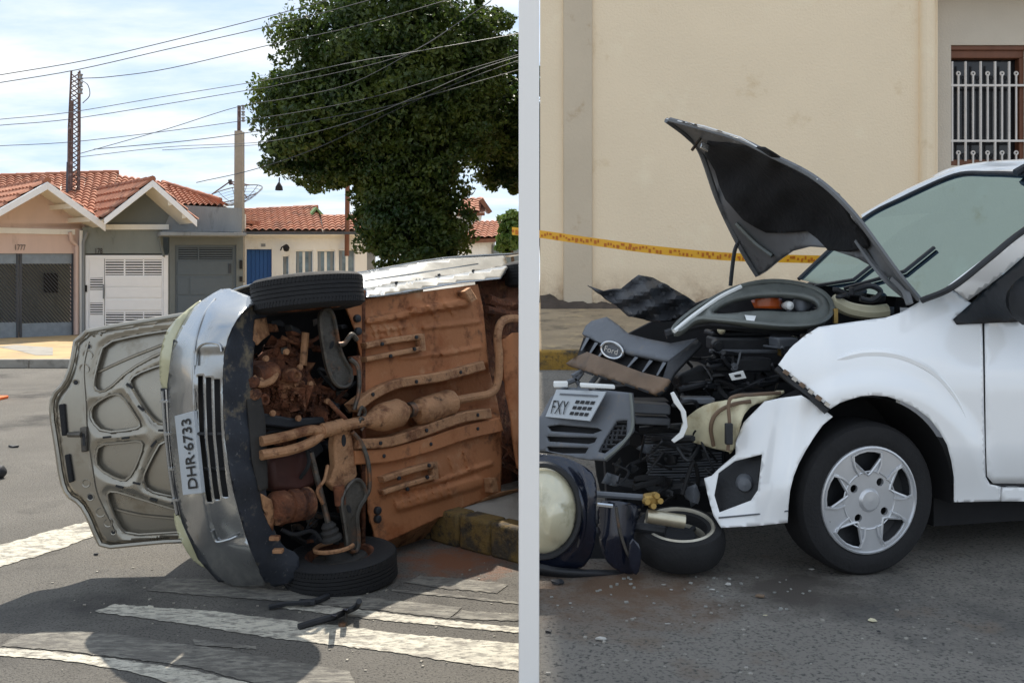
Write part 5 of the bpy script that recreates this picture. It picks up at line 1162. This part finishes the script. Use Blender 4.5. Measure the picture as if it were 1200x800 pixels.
dLn = tps([(x, y, d) for r in rows for x, y, d in r])
bout = [(888, 323), (898, 317), (912, 305), (928, 294), (948, 289), (966, 290), (985, 296), (1005, 303), (1025, 314), (1050, 332), (1066, 350), (1077, 352), (1064, 337), (1050, 319), (1025, 284), (1000, 252), (980, 231), (956, 211), (930, 197), (905, 184), (868, 166), (825, 152), (781, 140.5), (795, 150), (802, 158), (812, 168), (822, 180), (832, 208), (842, 236), (855, 264), (868, 290)]
bn = obj('bonnet', MB().skin(bout, lambda x, y: P(x, y, dLn(x, y)), 5), hoodgrey, wc, smooth=70, solid=.004)
sk = []
for i, r in enumerate(g3):
    rr = []
    for j, p in enumerate(r):
        a = g3[min(i + 1, 5)][j] - g3[max(i - 1, 0)][j]; b = r[min(j + 1, 5)] - r[max(j - 1, 0)]; q = a.cross(b).normalized()
        if q.dot(V(-.2, 1, .3)) < 0: q = -q
        rr.append(p + q * .022)
    sk.append(rr)
obj('bonnet_skin', MB().skin([(x + (2 if y > 200 else 0), y - (1.5 + 5 * math.exp(-((x - 850) / 40) ** 2) if y < 240 and y < 230 - (900 - x) * .3 else 0)) for x, y in bout], lambda x, y: P(x, y, dLn(x, y) + .028), 5), wcar, bn, smooth=70, solid=-.004)

lin = [(829, 166), (846, 168), (859, 170), (895, 174), (912, 184), (928, 195), (952, 211), (968, 219), (982, 229), (990, 242), (997, 256), (1006, 267), (1015, 277), (1018, 290), (995, 294), (970, 293), (958, 280), (946, 271), (922, 273), (898, 273), (884, 266), (871, 258), (850, 234), (843, 218), (838, 201), (826, 180)]
obj('bonnet_liner', MB().skin(lin, lambda x, y: P(x, y, dLn(x, y) - .03 - .012 * math.sin(x * .13) * math.sin(y * .1)), 5), liner, bn, smooth=60, solid=.008)
e1 = [(785, 142), (822, 152), (866, 165), (905, 184), (956, 211), (1000, 252), (1050, 319), (1077, 352)]
obj('bonnet_edge', MB().tube(catmull([P(x, y - 1.5, dLn(x, y) - .005) for x, y in e1]), .012, 6), hoodgrey, bn)
obj('bonnet_edge', MB().tube(catmull([P(x, y, dLn(x, y) - .005) for x, y in [(781, 141), (806, 160), (822, 180), (842, 236), (868, 290), (888, 323)]]), .014, 6), hoodgrey, bn)
obj('hinge_rib', MB().tube(catmull([P(x, y, dLn(x, y) - .02) for x, y in [(1004, 282), (1020, 305), (1040, 330), (1066, 352)]]), .012, 6), hoodgrey, bn)
obj('hinge_rib', MB().tube(catmull([P(x, y, dLn(x, y) - .02) for x, y in [(862, 262), (885, 285), (905, 300)]]), .012, 6), loopg, bn)
obj('latch_hook', MB().tube([P(821, 162, 4.5), P(811, 176, 4.48)], .008, 6), steel, bn); obj('latch_plate', MB().box(P(826, 172, 4.5), V(.02, 0, -.01), V(0, .01, 0), V(.004, 0, .016)), chrome, bn, bevel=.004)
obj('bonnet_stay', MB().tube(catmull([P(x, y, 4.6) for x, y in [(866, 282), (861, 294), (858, 315), (856, 335)]]), .010, 6), blackp, wc)
obj('hinge', MB().tube(catmull([P(1046, 326, 3.66), P(1060, 340, 3.62), (P(1066, 356, 3.6))]), .016, 6), hoodgrey, wc)

# ---- engine bay wreck
obj('bay_back', MB().prism([P(x, y, 4.75) for x, y in [(735, 392), (770, 374), (830, 350), (960, 332), (1050, 345), (1050, 480), (930, 640), (720, 640), (700, 560), (690, 480), (700, 452)]], V(0, .05, 0)), dark, wc)
obj('inner_wing', MB().prism([P(950, 385, 3.75), P(1050, 370, 3.95), P(1050, 470, 3.95), P(968, 478, 3.75), P(925, 440, 3.6)], V(0, .03, 0)), dark, wc)
def blk(name, poly, d, th, mt, bev=.01, parent=wc, slope=0.0):
    cx = sum(p[0] for p in poly) / len(poly)
    return obj(name, MB().prism([P(x, y, d + (x - cx) * slope) for x, y in poly], V(.0, th, 0)), mt, parent, bevel=bev)
b = blk('battery', rect(838, 396, 912, 412), 4.1, .2, blackp); blk('battery_lip', rect(834, 410, 914, 414), 4.06, .06, dgrey, .004, b)
blk('fuse_box', rect(835, 388, 905, 395), 4.2, .2, blackp); blk('airbox', [(794, 440), (820, 428), (836, 430), (836, 448), (826, 458), (800, 462)], 3.95, .25, blackp, .02); blk('airbox_lip', [(800, 452), (834, 446), (834, 449), (800, 456)], 3.93, .05, dgrey, .003)
for r_, mt_ in ((rect(912, 396, 936, 408), dgrey), (rect(905, 378, 950, 392), blackp), ([(836, 376), (906, 372), (908, 384), (838, 388)], blackp), (rect(930, 400, 940, 416), creamp), (rect(922, 410, 934, 420), brass), (rect(938, 384, 947, 396), navy), (rect(838, 420, 905, 436), blackp), (rect(835, 458, 905, 470), blackp), (rect(742, 470, 786, 500), blackp)):
    blk('engine_part', r_, 4.0 + random.uniform(-.1, .15), .15, mt_, .008)
tg = blk('warning_tag', [(854, 438), (871, 434), (875, 443), (858, 446)], 3.8, .01, wtrim, .002); blk('tag_print', [(860, 439.5), (868, 438), (869, 441), (862, 442)], 3.795, .003, ink, 0, tg)
random.seed(31)
for i in range(26):
    x, y = random.uniform(800, 950), random.uniform(412, 470); pts = [P(x + random.uniform(-28, 28), y + random.uniform(-12, 14), 3.85 + random.uniform(-.1, .2)) for _ in range(4)]
    obj('cable', MB().tube(catmull(pts, 5), random.choice([.005, .007, .011]), 5), random.choice([blackp, blackp, rubber, blackp, dgrey]), wc)
for i in range(14):
    x, y = random.uniform(720, 850), random.uniform(500, 600); s = random.uniform(.02, .06)
    obj('broken_bracket', MB().box(P(x, y, random.uniform(4.0, 4.5)), V(s, random.uniform(-.02, .02), random.uniform(-.6, .6) * s), V(0, .03, 0), V(random.uniform(-.3, .3) * s, 0, s * random.uniform(.3, .9))), random.choice([blackp, rubber]), wc, bevel=.006)
for i in range(14):
    x, y = random.uniform(930, 1040), random.uniform(340, 366); s = random.uniform(.012, .04)
    obj('cowl_part', MB().box(P(x, y, random.uniform(3.9, 4.3)), V(s, 0, random.uniform(-.5, .5) * s), V(0, .03, 0), V(0, 0, s * random.uniform(.3, .8))), random.choice([blackp, blackp, dgrey, gbrown]), wc, bevel=.005)
obj('cowl_hose', MB().tube(catmull([P(x, y, 3.95) for x, y in [(975, 352), (995, 362), (1020, 366), (1040, 364)]]), .03, 8), creamp, wc)
obj('cowl_hose', MB().tube(catmull([P(x, y, 3.9) for x, y in [(1000, 340), (1020, 335), (1032, 342), (1022, 352), (1008, 350)]]), .012, 8), blackp, wc)
obj('yellow_clip', MB().box(P(979, 370, 3.85), V(.008, 0, 0), V(0, .008, 0), V(0, 0, .03)), brass, wc)
# dislodged lamp housing forming a loop
lo_out = chaikin([(786, 388), (800, 372), (830, 352), (862, 336), (900, 328), (940, 332), (966, 342), (976, 356), (974, 370), (958, 380), (920, 382), (880, 378), (840, 374), (815, 372), (798, 388)], 2)
lo_in = chaikin([(828, 366), (852, 350), (880, 344), (915, 342), (948, 346), (962, 354), (958, 364), (930, 366), (890, 363), (850, 368)], 2)
dO = tps([(786, 388, 3.75), (850, 345, 3.95), (900, 330, 4.05), (970, 350, 3.95), (960, 378, 3.8), (880, 376, 3.75)])
lp = obj('headlamp_housing', MB().skin(lo_out, lambda x, y: P(x, y, dO(x, y) - .03 * math.exp(-(dseg(x, y, lo_in + [lo_in[0]]) / 8) ** 2)), 4, [lo_in]), loopg, wc, smooth=60, solid=.025)
obj('housing_rim', MB().tube([P(x, y, dO(x, y) - .015) for x, y in dens(lo_out, 5)], .010, 6, closed=True), loopg, lp)
obj('housing_edge', MB().tube(catmull([P(x, y, dO(x, y) - .03) for x, y in [(790, 388), (812, 370), (842, 349), (868, 336)]]), .009, 6), wtrim, lp)
obj('lamp_back', MB().skin(chaikin([(832, 366), (860, 350), (900, 344), (955, 348), (955, 366), (890, 366)], 1), lambda x, y: P(x, y, 4.15), 6), blackp, lp)
obj('reflector', MB().skin([(880, 352), (900, 346), (916, 350), (918, 362), (884, 361)], lambda x, y: P(x, y, 4.02 - .03 * math.sin((x - 880) * .09)), 4), amber, lp, smooth=60, solid=.02)
obj('reflector', MB().skin(ell(940, 356, 12, 9, 18), lambda x, y: P(x, y, 4.0 - .04 * (1 - ((x - 940) / 12) ** 2)), 4), dgrey, lp, smooth=60, solid=.01)
obj('lamp_bulb', MB().lathe(P(923, 358, 3.98), V(.3, -1, 0), [(0, .03), (.018, .02), (.02, 0), (.012, -.03)], 12), wtrim, lp)
obj('label_patch', MB().prism([P(873, 369, dO(873, 369) - .035), P(886, 370, dO(886, 370) - .035), P(884, 376, dO(884, 376) - .035), P(875, 375, dO(875, 375) - .035)], V(0, .006, 0)), wtrim, lp)
obj('lower_rail', MB().tube(catmull([P(x, y, 3.85) for x, y in [(780, 392), (800, 386), (830, 380), (880, 384), (940, 386), (965, 380)]]), .02, 7), blackp, lp)
# crumpled black sheet
dK = tps([(690, 335, 4.25), (745, 322, 4.2), (815, 355, 4.05), (780, 376, 3.95), (730, 370, 4.05), (760, 345, 3.98)])
obj('crumpled_liner', MB().skin([(688, 334), (708, 341), (728, 338), (740, 328), (748, 322), (765, 325), (785, 336), (806, 348), (817, 356), (806, 366), (790, 376), (758, 375), (735, 370), (722, 358), (706, 346)], lambda x, y: P(x, y, dK(x, y) + .05 * math.sin(x * .16 + y * .1) * math.sin(y * .19 - x * .05)), 5), blackp, wc, smooth=20, solid=.008)
# cream inner bumper moulding
dM = tps([(800, 500, 3.72), (830, 470, 3.66), (880, 462, 3.62), (920, 458, 3.58), (860, 500, 3.58), (850, 525, 3.66), (812, 520, 3.72)])
cm_ = obj('lamp_back_moulding', MB().skin(chaikin([(797, 497), (812, 482), (830, 472), (855, 468), (890, 462), (918, 456), (920, 461), (900, 468), (882, 474), (870, 488), (864, 508), (860, 530), (846, 528), (822, 521), (802, 515)], 1), lambda x, y: P(x, y, dM(x, y) + .012 * math.sin(x * .15)), 4), creamp, wc, smooth=50, solid=.02)
obj('moulding_groove', MB().tube(catmull([P(x, y, dM(x, y) - .012) for x, y in [(880, 470), (858, 474), (840, 484), (833, 500), (836, 522)]]), .008, 6), gbrown, cm_)
obj('bleed_hose', MB().tube(catmull([P(x, y, 3.56) for x, y in [(915, 460), (885, 462), (862, 464), (854, 472), (855, 500), (853, 528)]]), .007, 6), gbrown, wc); obj('connector', MB().box(P(854, 508, 3.55), V(.014, 0, 0), V(0, .012, 0), V(0, 0, .04)), blackp, wc, bevel=.004)
obj('torn_strip', MB().prism([P(x, y, 3.62) for x, y in [(786, 461), (790, 459), (797, 471), (804, 482), (806, 500), (801, 512), (790, 519), (787, 516), (797, 507), (801, 496), (798, 482), (790, 472)]], V(0, .015, 0)), wtrim, wc, bevel=.002)
blk('crash_beam', [(742, 472), (786, 475), (786, 486), (742, 484)], 3.85, .1, dgrey, .006); blk('crash_beam', [(744, 488), (786, 490), (786, 499), (744, 497)], 3.87, .1, dgrey, .006); blk('support', rect(800, 466, 838, 474), 3.75, .08, dgrey, .006)
# crushed cooler, cross beam and torn plastics below the bay
rad = obj('radiator', MB().prism([P(x, y, d) for x, y, d in [(752, 505, 4.0), (848, 500, 3.85), (846, 574, 3.85), (764, 580, 4.0)]], V(.02, .05, 0)), blackp, wc, bevel=.01)
m = MB()
for i in range(22):
    y = 507 + i * 3.2; m.tube([P(754 + i * .4, y + 1, 3.985), P(800, y + random.uniform(-1.5, 1.5), 3.90), P(846, y - 2, 3.845)], .0035, 4)
obj('cooling_fins', m, dgrey, rad, kind='stuff')
obj('cooler_tank', MB().tube([P(750, 504, 3.97), P(800, 500, 3.9), P(850, 497, 3.82)], .018, 8), blackp, rad)
obj('cross_beam', MB().tube([P(720, 566, 3.9), P(770, 574, 3.86), P(838, 566, 3.75)], .028, 8), blackp, wc)
random.seed(77)
for i in range(16):
    x, y, d = random.uniform(715, 845), random.uniform(505, 592), random.uniform(3.7, 3.95); k = random.randint(4, 6); a0 = random.uniform(0, 6); r0 = random.uniform(6, 15)
    pts = [(x + r0 * random.uniform(.4, 1.3) * math.cos(a0 + 6.28 * j / k), y + r0 * random.uniform(.3, .9) * math.sin(a0 + 6.28 * j / k)) for j in range(k)]
    obj('torn_plastic', MB().skin(pts, lambda px, py: P(px, py, d + .0035 * (px - x) * math.sin(a0) + .02 * math.sin(px * .3)), 4), random.choice([blackp, blackp, rubber, dgrey]), wc, smooth=40, solid=.004)
for i in range(12):
    x, y = random.uniform(715, 830), random.uniform(480, 580); pts = [P(x + random.uniform(-25, 25), y + random.uniform(-22, 22), 3.75 + random.uniform(-.1, .1)) for _ in range(4)]
    obj('cable', MB().tube(catmull(pts, 5), random.choice([.005, .008, .013]), 6), random.choice([blackp, rubber, rubber]), wc)
for i in range(10):
    x, y = random.uniform(820, 945), random.uniform(384, 452); s_ = random.uniform(.012, .03)
    obj('engine_part', MB().lathe(P(x, y, random.uniform(3.8, 4.0)), V(random.uniform(-.5, .5), -1, random.uniform(-.2, .8)), [(0, s_), (s_ * .7, s_), (s_ * .75, s_ * .6), (s_, s_ * .5), (s_, -s_)], 14), random.choice([blackp, dgrey, steel, blackp, creamp]), wc)
# ---- grille hanging on the nose
dG = tps([(664, 425, 4.22), (682, 390, 4.32), (712, 371, 4.3), (782, 421, 3.78), (816, 396, 3.9), (765, 460, 3.72), (717, 410, 4.02)])
gq = lambda x, y, o=0: P(x, y, dG(x, y) - o)
gt = obj('grille', MB().skin([(682, 391), (686, 382), (693, 376), (711, 371), (724, 380), (737, 391), (760, 397), (786, 402), (817, 396), (800, 409), (783, 422), (758, 417), (735, 412.5), (705, 402)], lambda x, y: gq(x, y, .02), 5), dgrey, wc, smooth=50, solid=.02)
obj('grille_lip', MB().skin([(663, 425.5), (674, 418), (688, 412), (720, 424), (752, 436), (784, 444), (776, 456), (766, 461), (740, 452), (700, 439)], lambda x, y: gq(x, y, .03), 5), gbrown, gt, smooth=50, solid=.02)
obj('grille_back', MB().skin([(684, 395), (790, 424), (786, 446), (676, 418)], lambda x, y: gq(x, y, -.05), 8), dark, gt)
for x0, y0, x1, y1 in ((687, 395, 681, 411), (697, 401, 690, 416), (707, 408, 699, 421), (744, 418, 735, 431), (761, 422, 753, 436), (777, 424, 770, 440)):
    obj('grille_fin', MB().prism([gq(x0, y0, .015), gq(x0 + 4, y0 + 1, .015), gq(x1 + 1, y1, .03), gq(x1 - 1, y1, .03)], V(.01, .06, 0)), dgrey, gt, bevel=.002)
obj('grille_end', MB().skin([(783, 423), (817, 397), (822, 402), (790, 436), (778, 456), (770, 462), (766, 459), (776, 444)], lambda x, y: gq(x, y, .02), 5), blackp, gt, solid=.02)
for i in range(5): obj('lip_slot', MB().box(gq(690 + i * 16, 437 + i * 5, .035), V(.018, -.012, -.006), V(0, .01, 0), V(0, 0, .004)), blackp, gt)
ev = V(1, -.6, -.28).normalized(); en = (V(0, 0, 1) - ev * ev.z).normalized(); ec = gq(717.5, 410, .05)
em = obj('emblem', MB().prism([ec + ev * math.cos(t) * .052 + en * math.sin(t) * .034 for t in [2 * math.pi * i / 28 for i in range(28)]], V(.01, .03, 0)), dgrey, gt, bevel=.004)
obj('emblem_ring', MB().tube([ec + ev * math.cos(t) * .05 + en * math.sin(t) * .033 - V(.002, .006, 0) for t in [2 * math.pi * i / 32 for i in range(32)]], .006, 6, closed=True), chrome, em)
fpl = ev.cross(en).normalized()
text('emblem_script', 'Ford', ec + fpl * (.004 if fpl.y < 0 else -.004), ev, en, .024, .062, chrome, em, depth=.008)
# ---- lower bumper with plate
dN = tps([(633, 488, 3.95), (659, 453, 3.98), (739, 460, 3.66), (741, 504, 3.62), (709, 538, 3.62), (637, 527, 3.9)])
nq = lambda x, y, o=0: P(x, y, dN(x, y) - o)
ints = [[(641, 499), (655, 497), (700, 501), (706, 504), (695, 508), (645, 505)], [(640, 511), (700, 512), (697, 518), (690, 520), (642, 517)], [(640, 523), (690, 524), (686, 531), (660, 531), (642, 528)]]
meshh = [(722, 493), (735, 492), (734, 512), (709, 531), (700, 529), (708, 514)]
nb = obj('bumper', MB().skin([(634, 486), (645, 466), (659, 453), (700, 456), (739, 460), (741, 480), (741, 504), (727, 522), (709, 539), (680, 537), (638, 528), (630, 528), (630, 490)], nq, 4, ints + [meshh]), dgrey, wc, smooth=60, solid=.015)
obj('intake_back', MB().skin([(632, 490), (738, 486), (738, 520), (709, 536), (632, 530)], lambda x, y: nq(x, y, -.05), 8), dark, nb)
for i in range(7):
    y = 494 + i * 5.4; x0 = np.interp(y, [493, 514, 530], [722, 708, 701]); x1 = np.interp(y, [492, 512, 531], [735, 734, 710])
    if x1 > x0 + 2: obj('mesh_bar', MB().tube([nq(x0, y, -.012), nq(x1, y, -.012)], .005, 5), blackp, nb)
for i in range(6):
    x = 704 + i * 6; obj('mesh_bar', MB().tube([nq(x, 530 - i * 5 + (0 if i else 0), -.012), nq(x + 3, 514 - i * 4, -.012)], .005, 5), blackp, nb)
obj('bumper_rim', MB().tube(catmull([nq(x, y, .004) for x, y in [(739, 461), (741, 482), (740, 504), (726, 523), (709, 538)]]), .007, 6), loopg, nb)
p4 = [P(x, y, (3.93 if x < 660 else 3.72)) for x, y in ((652, 456), (710, 458.5), (691, 493), (639, 488))]
p4_ = [nq(x, y, .035) for x, y in ((652, 456), (710, 458.5), (691, 493), (639, 488))]
w_ = (p4[1] - p4[0] + p4[2] - p4[3]) / 2; h_ = (p4[0] - p4[3] + p4[1] - p4[2]) / 2; pn = w_.cross(h_).normalized()
if pn.y > 0: pn = -pn
np_ = obj('number_plate', MB().prism(p4, -pn * .006), plate_g, wc, bevel=.001)
def pp(u, v): return p4[3].lerp(p4[2], u).lerp(p4[0].lerp(p4[1], u), v) + pn * .002
def pquad(name, u0, v0, u1, v1, mt): return obj(name, MB().prism([pp(u0, v0), pp(u1, v0), pp(u1, v1), pp(u0, v1)], pn * .001), mt, np_, smooth=0)
pquad('plate_band', .12, .80, .9, .86, dgrey)
tw = w_.normalized(); th_ = (h_ - tw * h_.dot(tw)).normalized()
text('plate_text', 'FXY', pp(.25, .36), tw, th_, h_.length * .44, w_.length * .34, ink, np_)
for r in range(3):
    for k in range(4): pquad('plate_mark', .52 + k * .105, .14 + r * .2, .52 + k * .105 + .075, .14 + r * .2 + .11, ink)
obj('bumper_clip', MB().box(P(657, 450, 3.95), V(.03, 0, 0), V(0, .02, 0), V(0, 0, .012)), wtrim, wc, bevel=.004); obj('bumper_clip', MB().box(P(700, 452, 3.8), V(.07, 0, -.004), V(0, .02, 0), V(0, 0, .008)), wtrim, wc, bevel=.004)
for pts in ([(680, 452), (672, 440), (690, 430)], [(692, 450), (700, 440), (696, 432)], [(665, 448), (676, 444), (682, 436)]): obj('broken_bracket', MB().tube([P(x, y, 4.1) for x, y in pts], .012, 6), dgrey, wc)
obj('bay_shroud', MB().prism([P(x, y, 4.3) for x, y in [(705, 455), (850, 440), (850, 600), (712, 600)]], V(0, .1, 0)), dark, wc)

# ================================================================ motorcycle under the nose
mo = thing('motorcycle', 'dark blue motorcycle lying on its side under the wrecked nose', 'motorcycle', G(740, 672, .47))
dF = tps([(640, 533, 3.52), (690, 545, 3.45), (702, 600, 3.42), (690, 655, 3.46), (640, 672, 3.5), (625, 600, 3.36), (660, 600, 3.33)])
lampo = [p for p in ell(636, 598, 42, 53, 40, 0) if p[0] > 620]
lampo = sorted(lampo, key=lambda p: math.atan2(p[1] - 598, p[0] - 636 + 16))
fair = chaikin([(617, 532), (636, 532), (662, 535), (684, 545), (697, 556), (700, 575), (698, 600), (699, 630), (690, 660), (670, 671), (640, 672), (617, 670)], 1)
fa_ = obj('fairing', MB().skin(fair, lambda x, y: P(x, y, dF(x, y) + .035 * (1 - sm(44, 60, math.hypot(x - 636, (y - 598) * .8)))), 4, [lampo]), navy, mo, smooth=60, solid=.01)
obj('fairing_edge', MB().tube(catmull([P(x, y, dF(x, y) - .008) for x, y in [(650, 546), (672, 565), (682, 590), (684, 615), (678, 640)]]), .008, 6), navy, fa_)
hl = obj('headlamp', MB().skin(lampo, lambda x, y: P(x, y, 3.40 - .10 * max(0, 1 - ((x - 636) / 42) ** 2 - ((y - 598) / 53) ** 2) ** .9 - .025 * max(0, 1 - ((x - 656) / 17) ** 2 - ((y - 614) / 24) ** 2) ** .5), 4), lampc, mo, smooth=70, solid=.01)
0 and obj('reflector_ring', MB().tube([P(x, y, 3.33) for x, y in ell(658, 612, 16, 20, 24)], .004, 6, closed=True), lampc, hl)
obj('lamp_bezel', MB().tube([P(x, y, 3.395) for x, y in ell(636, 598, 43, 54, 60) if x > 636 or True][:0] + [P(636 + 43 * math.cos(t), 598 + 54 * math.sin(t), 3.375) for t in [math.radians(-112 + 224 * i / 40) for i in range(41)]], .012, 6), blackp, fa_)
0 and obj('lamp_divider', MB().tube(catmull([P(x, y, 3.31) for x, y in [(637, 556), (641, 590), (640, 625), (634, 648)]]), .006, 6), blackp, hl)
obj('fairing_panel', MB().skin(chaikin([(700, 588), (716, 586), (748, 590), (752, 598), (746, 612), (742, 632), (746, 652), (746, 668), (740, 674), (722, 668), (708, 655), (701, 630)], 1), lambda x, y: P(x, y, 3.44 + .06 * ((x - 724) / 26) ** 2 + .0004 * abs(y - 630)), 4), navy, mo, smooth=60, solid=.01)
obj('panel_crease', MB().tube(catmull([P(x, y, 3.435) for x, y in [(722, 594), (726, 620), (734, 645), (743, 660)]]), .006, 6), steel, mo)
obj('mirror_stem', MB().tube([P(700, 591, 3.42), P(718, 593, 3.42)], .008, 6), chrome, mo)
mc = P(796, 631, 3.58); mx_ = (V(-.03, -.24, .97)).normalized()
mw = obj('wheel', MB().lathe(mc, mx_, [(.105, -.05), (.135, -.065), (.158, -.055), (.170, -.03), (.173, 0), (.170, .03), (.158, .055), (.14, .062), (.118, .055), (.105, .05), (.1, 0), (.105, -.05)], 56), rubber, mo)
obj('rim', MB().lathe(mc, mx_, [(.135, .058), (.128, .066), (.12, .062), (.112, .03), (.10, .01), (.10, -.04)], 56), mat('rim_worn', rgb(190, 184, 168), .4, .6, var=.15, scale=20), mw)
for k in range(6):
    u_ = mx_.orthogonal().normalized(); t_ = 6.283 * k / 6; e_ = u_ * math.cos(t_) + mx_.cross(u_) * math.sin(t_)
    obj('spoke', MB().tube([mc + e_ * .05 - mx_ * .005, mc + e_ * .108 + mx_ * .005], .011, 7), blackp, mw)
obj('brake_drum', MB().lathe(mc + mx_ * .0, mx_, [(0, .02), (.06, .02), (.07, .0), (.1, -.02), (.11, -.04)], 32), blackp, mw)
obj('hub', MB().tube([P(758, 604, 3.44), P(802, 611, 3.44)], .026, 14), mat('hub_alloy', rgb(190, 182, 160), .35, .8, var=.15, scale=20), mo)
obj('fork_tube', MB().tube([P(690, 578, 3.55), P(760, 583, 3.5)], .012, 8), dgrey, mo); obj('fork_tube', MB().tube([P(690, 610, 3.6), P(780, 622, 3.5)], .02, 8), blackp, mo)
br = obj('lever_joint', MB().box(P(763, 584, 3.46), V(.028, 0, .004), V(0, .03, 0), V(0, 0, .018)), brass, mo, bevel=.008)
for x, y in ((757, 587), (768, 580), (772, 586), (764, 592)): obj('joint_bolt', MB().lathe(P(x, y, 3.43), V(.2, -1, .1), [(0, .02), (.011, .02), (.012, -.01)], 8), brass, br)
obj('mudguard', MB().skin(chaikin([(738, 628), (752, 640), (750, 668), (744, 675), (736, 660)], 1), lambda x, y: P(x, y, 3.42), 4), navy, mo, smooth=60, solid=.008)
obj('cowl_lower', MB().loft([[P(618, 655, 3.5), P(660, 665, 3.45), P(750, 668, 3.55)], [P(618, 678, 3.6), P(680, 676, 3.55), P(750, 674, 3.6)], [P(618, 640, 3.9), P(680, 640, 3.9), P(750, 640, 3.9)]], 4), blackp, mo, solid=.02)
obj('engine_block', MB().box(P(705, 630, 3.85), V(.15, 0, 0), V(0, .15, 0), V(0, 0, .08)), blackp, mo, bevel=.02)

# ================================================================ debris on the avenue
dgrey2 = mat('chip_grey', rgb(176, 174, 168), .6, var=.2, scale=30)
deb = [((655, 684), .05, blackp, 'twisted black plastic shard under the motorcycle headlamp'), ((643, 741), .025, blackp, 'small black chip near the pale post foot'), ((704, 750), .03, wtrim, 'flat white flake lowest on the left of the avenue'), ((853, 686), .025, wtrim, 'white-and-black chip in front of the motorcycle tyre'), ((892, 700), .035, gbrown, 'brown sliver in front of the white car wheel'),
       ((1021, 728), .03, creamp, 'cream plastic splinter right below the white car wheel'), ((1084, 749), .012, wtrim, 'single white crumb farthest right on the avenue'), ((951, 668), .02, wtrim, 'pale chip touching the shadow beside the tyre'), ((778, 686), .014, wtrim, 'tiny pale crumb below the motorcycle tyre'), ((787, 692), .012, wtrim, 'second tiny pale crumb below the motorcycle tyre'), ((835, 692), .014, wtrim, 'pale crumb left of the white-and-black chip'), ((782, 732), .014, wtrim, 'small grey flake alone in mid avenue'), ((897, 722), .012, creamp, 'small cream crumb below the brown sliver'), ((1030, 741), .012, blackp, 'dark speck beneath the cream splinter')]
for i, (px, s, mt_, lab) in enumerate(deb): shard(px, .47, s * .62, {wtrim: dgrey2, creamp: creamp}.get(mt_, mt_), lab, 'avenue debris', seed=40 + i)
cg = random.Random(3)
def crumbs(n, xr, yr, z, mt_, nm):
    m = MB()
    for i in range(n):
        c = G(cg.uniform(*xr), cg.uniform(*yr), z) + V(0, 0, .003); s_ = cg.uniform(.002, .007); a_ = cg.uniform(0, 3)
        m.box(c, V(math.cos(a_), math.sin(a_), 0) * s_, V(-math.sin(a_), math.cos(a_), 0) * s_ * .7, V(0, 0, s_ * .4))
    o = obj(nm, m, mt_, None, smooth=0); o['kind'] = 'stuff'
crumbs(42, (640, 960), (676, 715), .47, mat('glass_crumb', rgb(150, 150, 145), .3, var=.4, scale=60), 'glass_crumbs')
crumbs(60, (640, 1190), (700, 795), .47, mat('plastic_crumb', rgb(150, 146, 138), .5, var=.4, scale=60), 'plastic_crumbs')
crumbs(90, (60, 600), (655, 790), 0, mat('grit_crumb', rgb(150, 144, 132), .6, var=.4, scale=60), 'grit_crumbs')
for o in ROOTS:
    if '_o' in o: del o['_o']
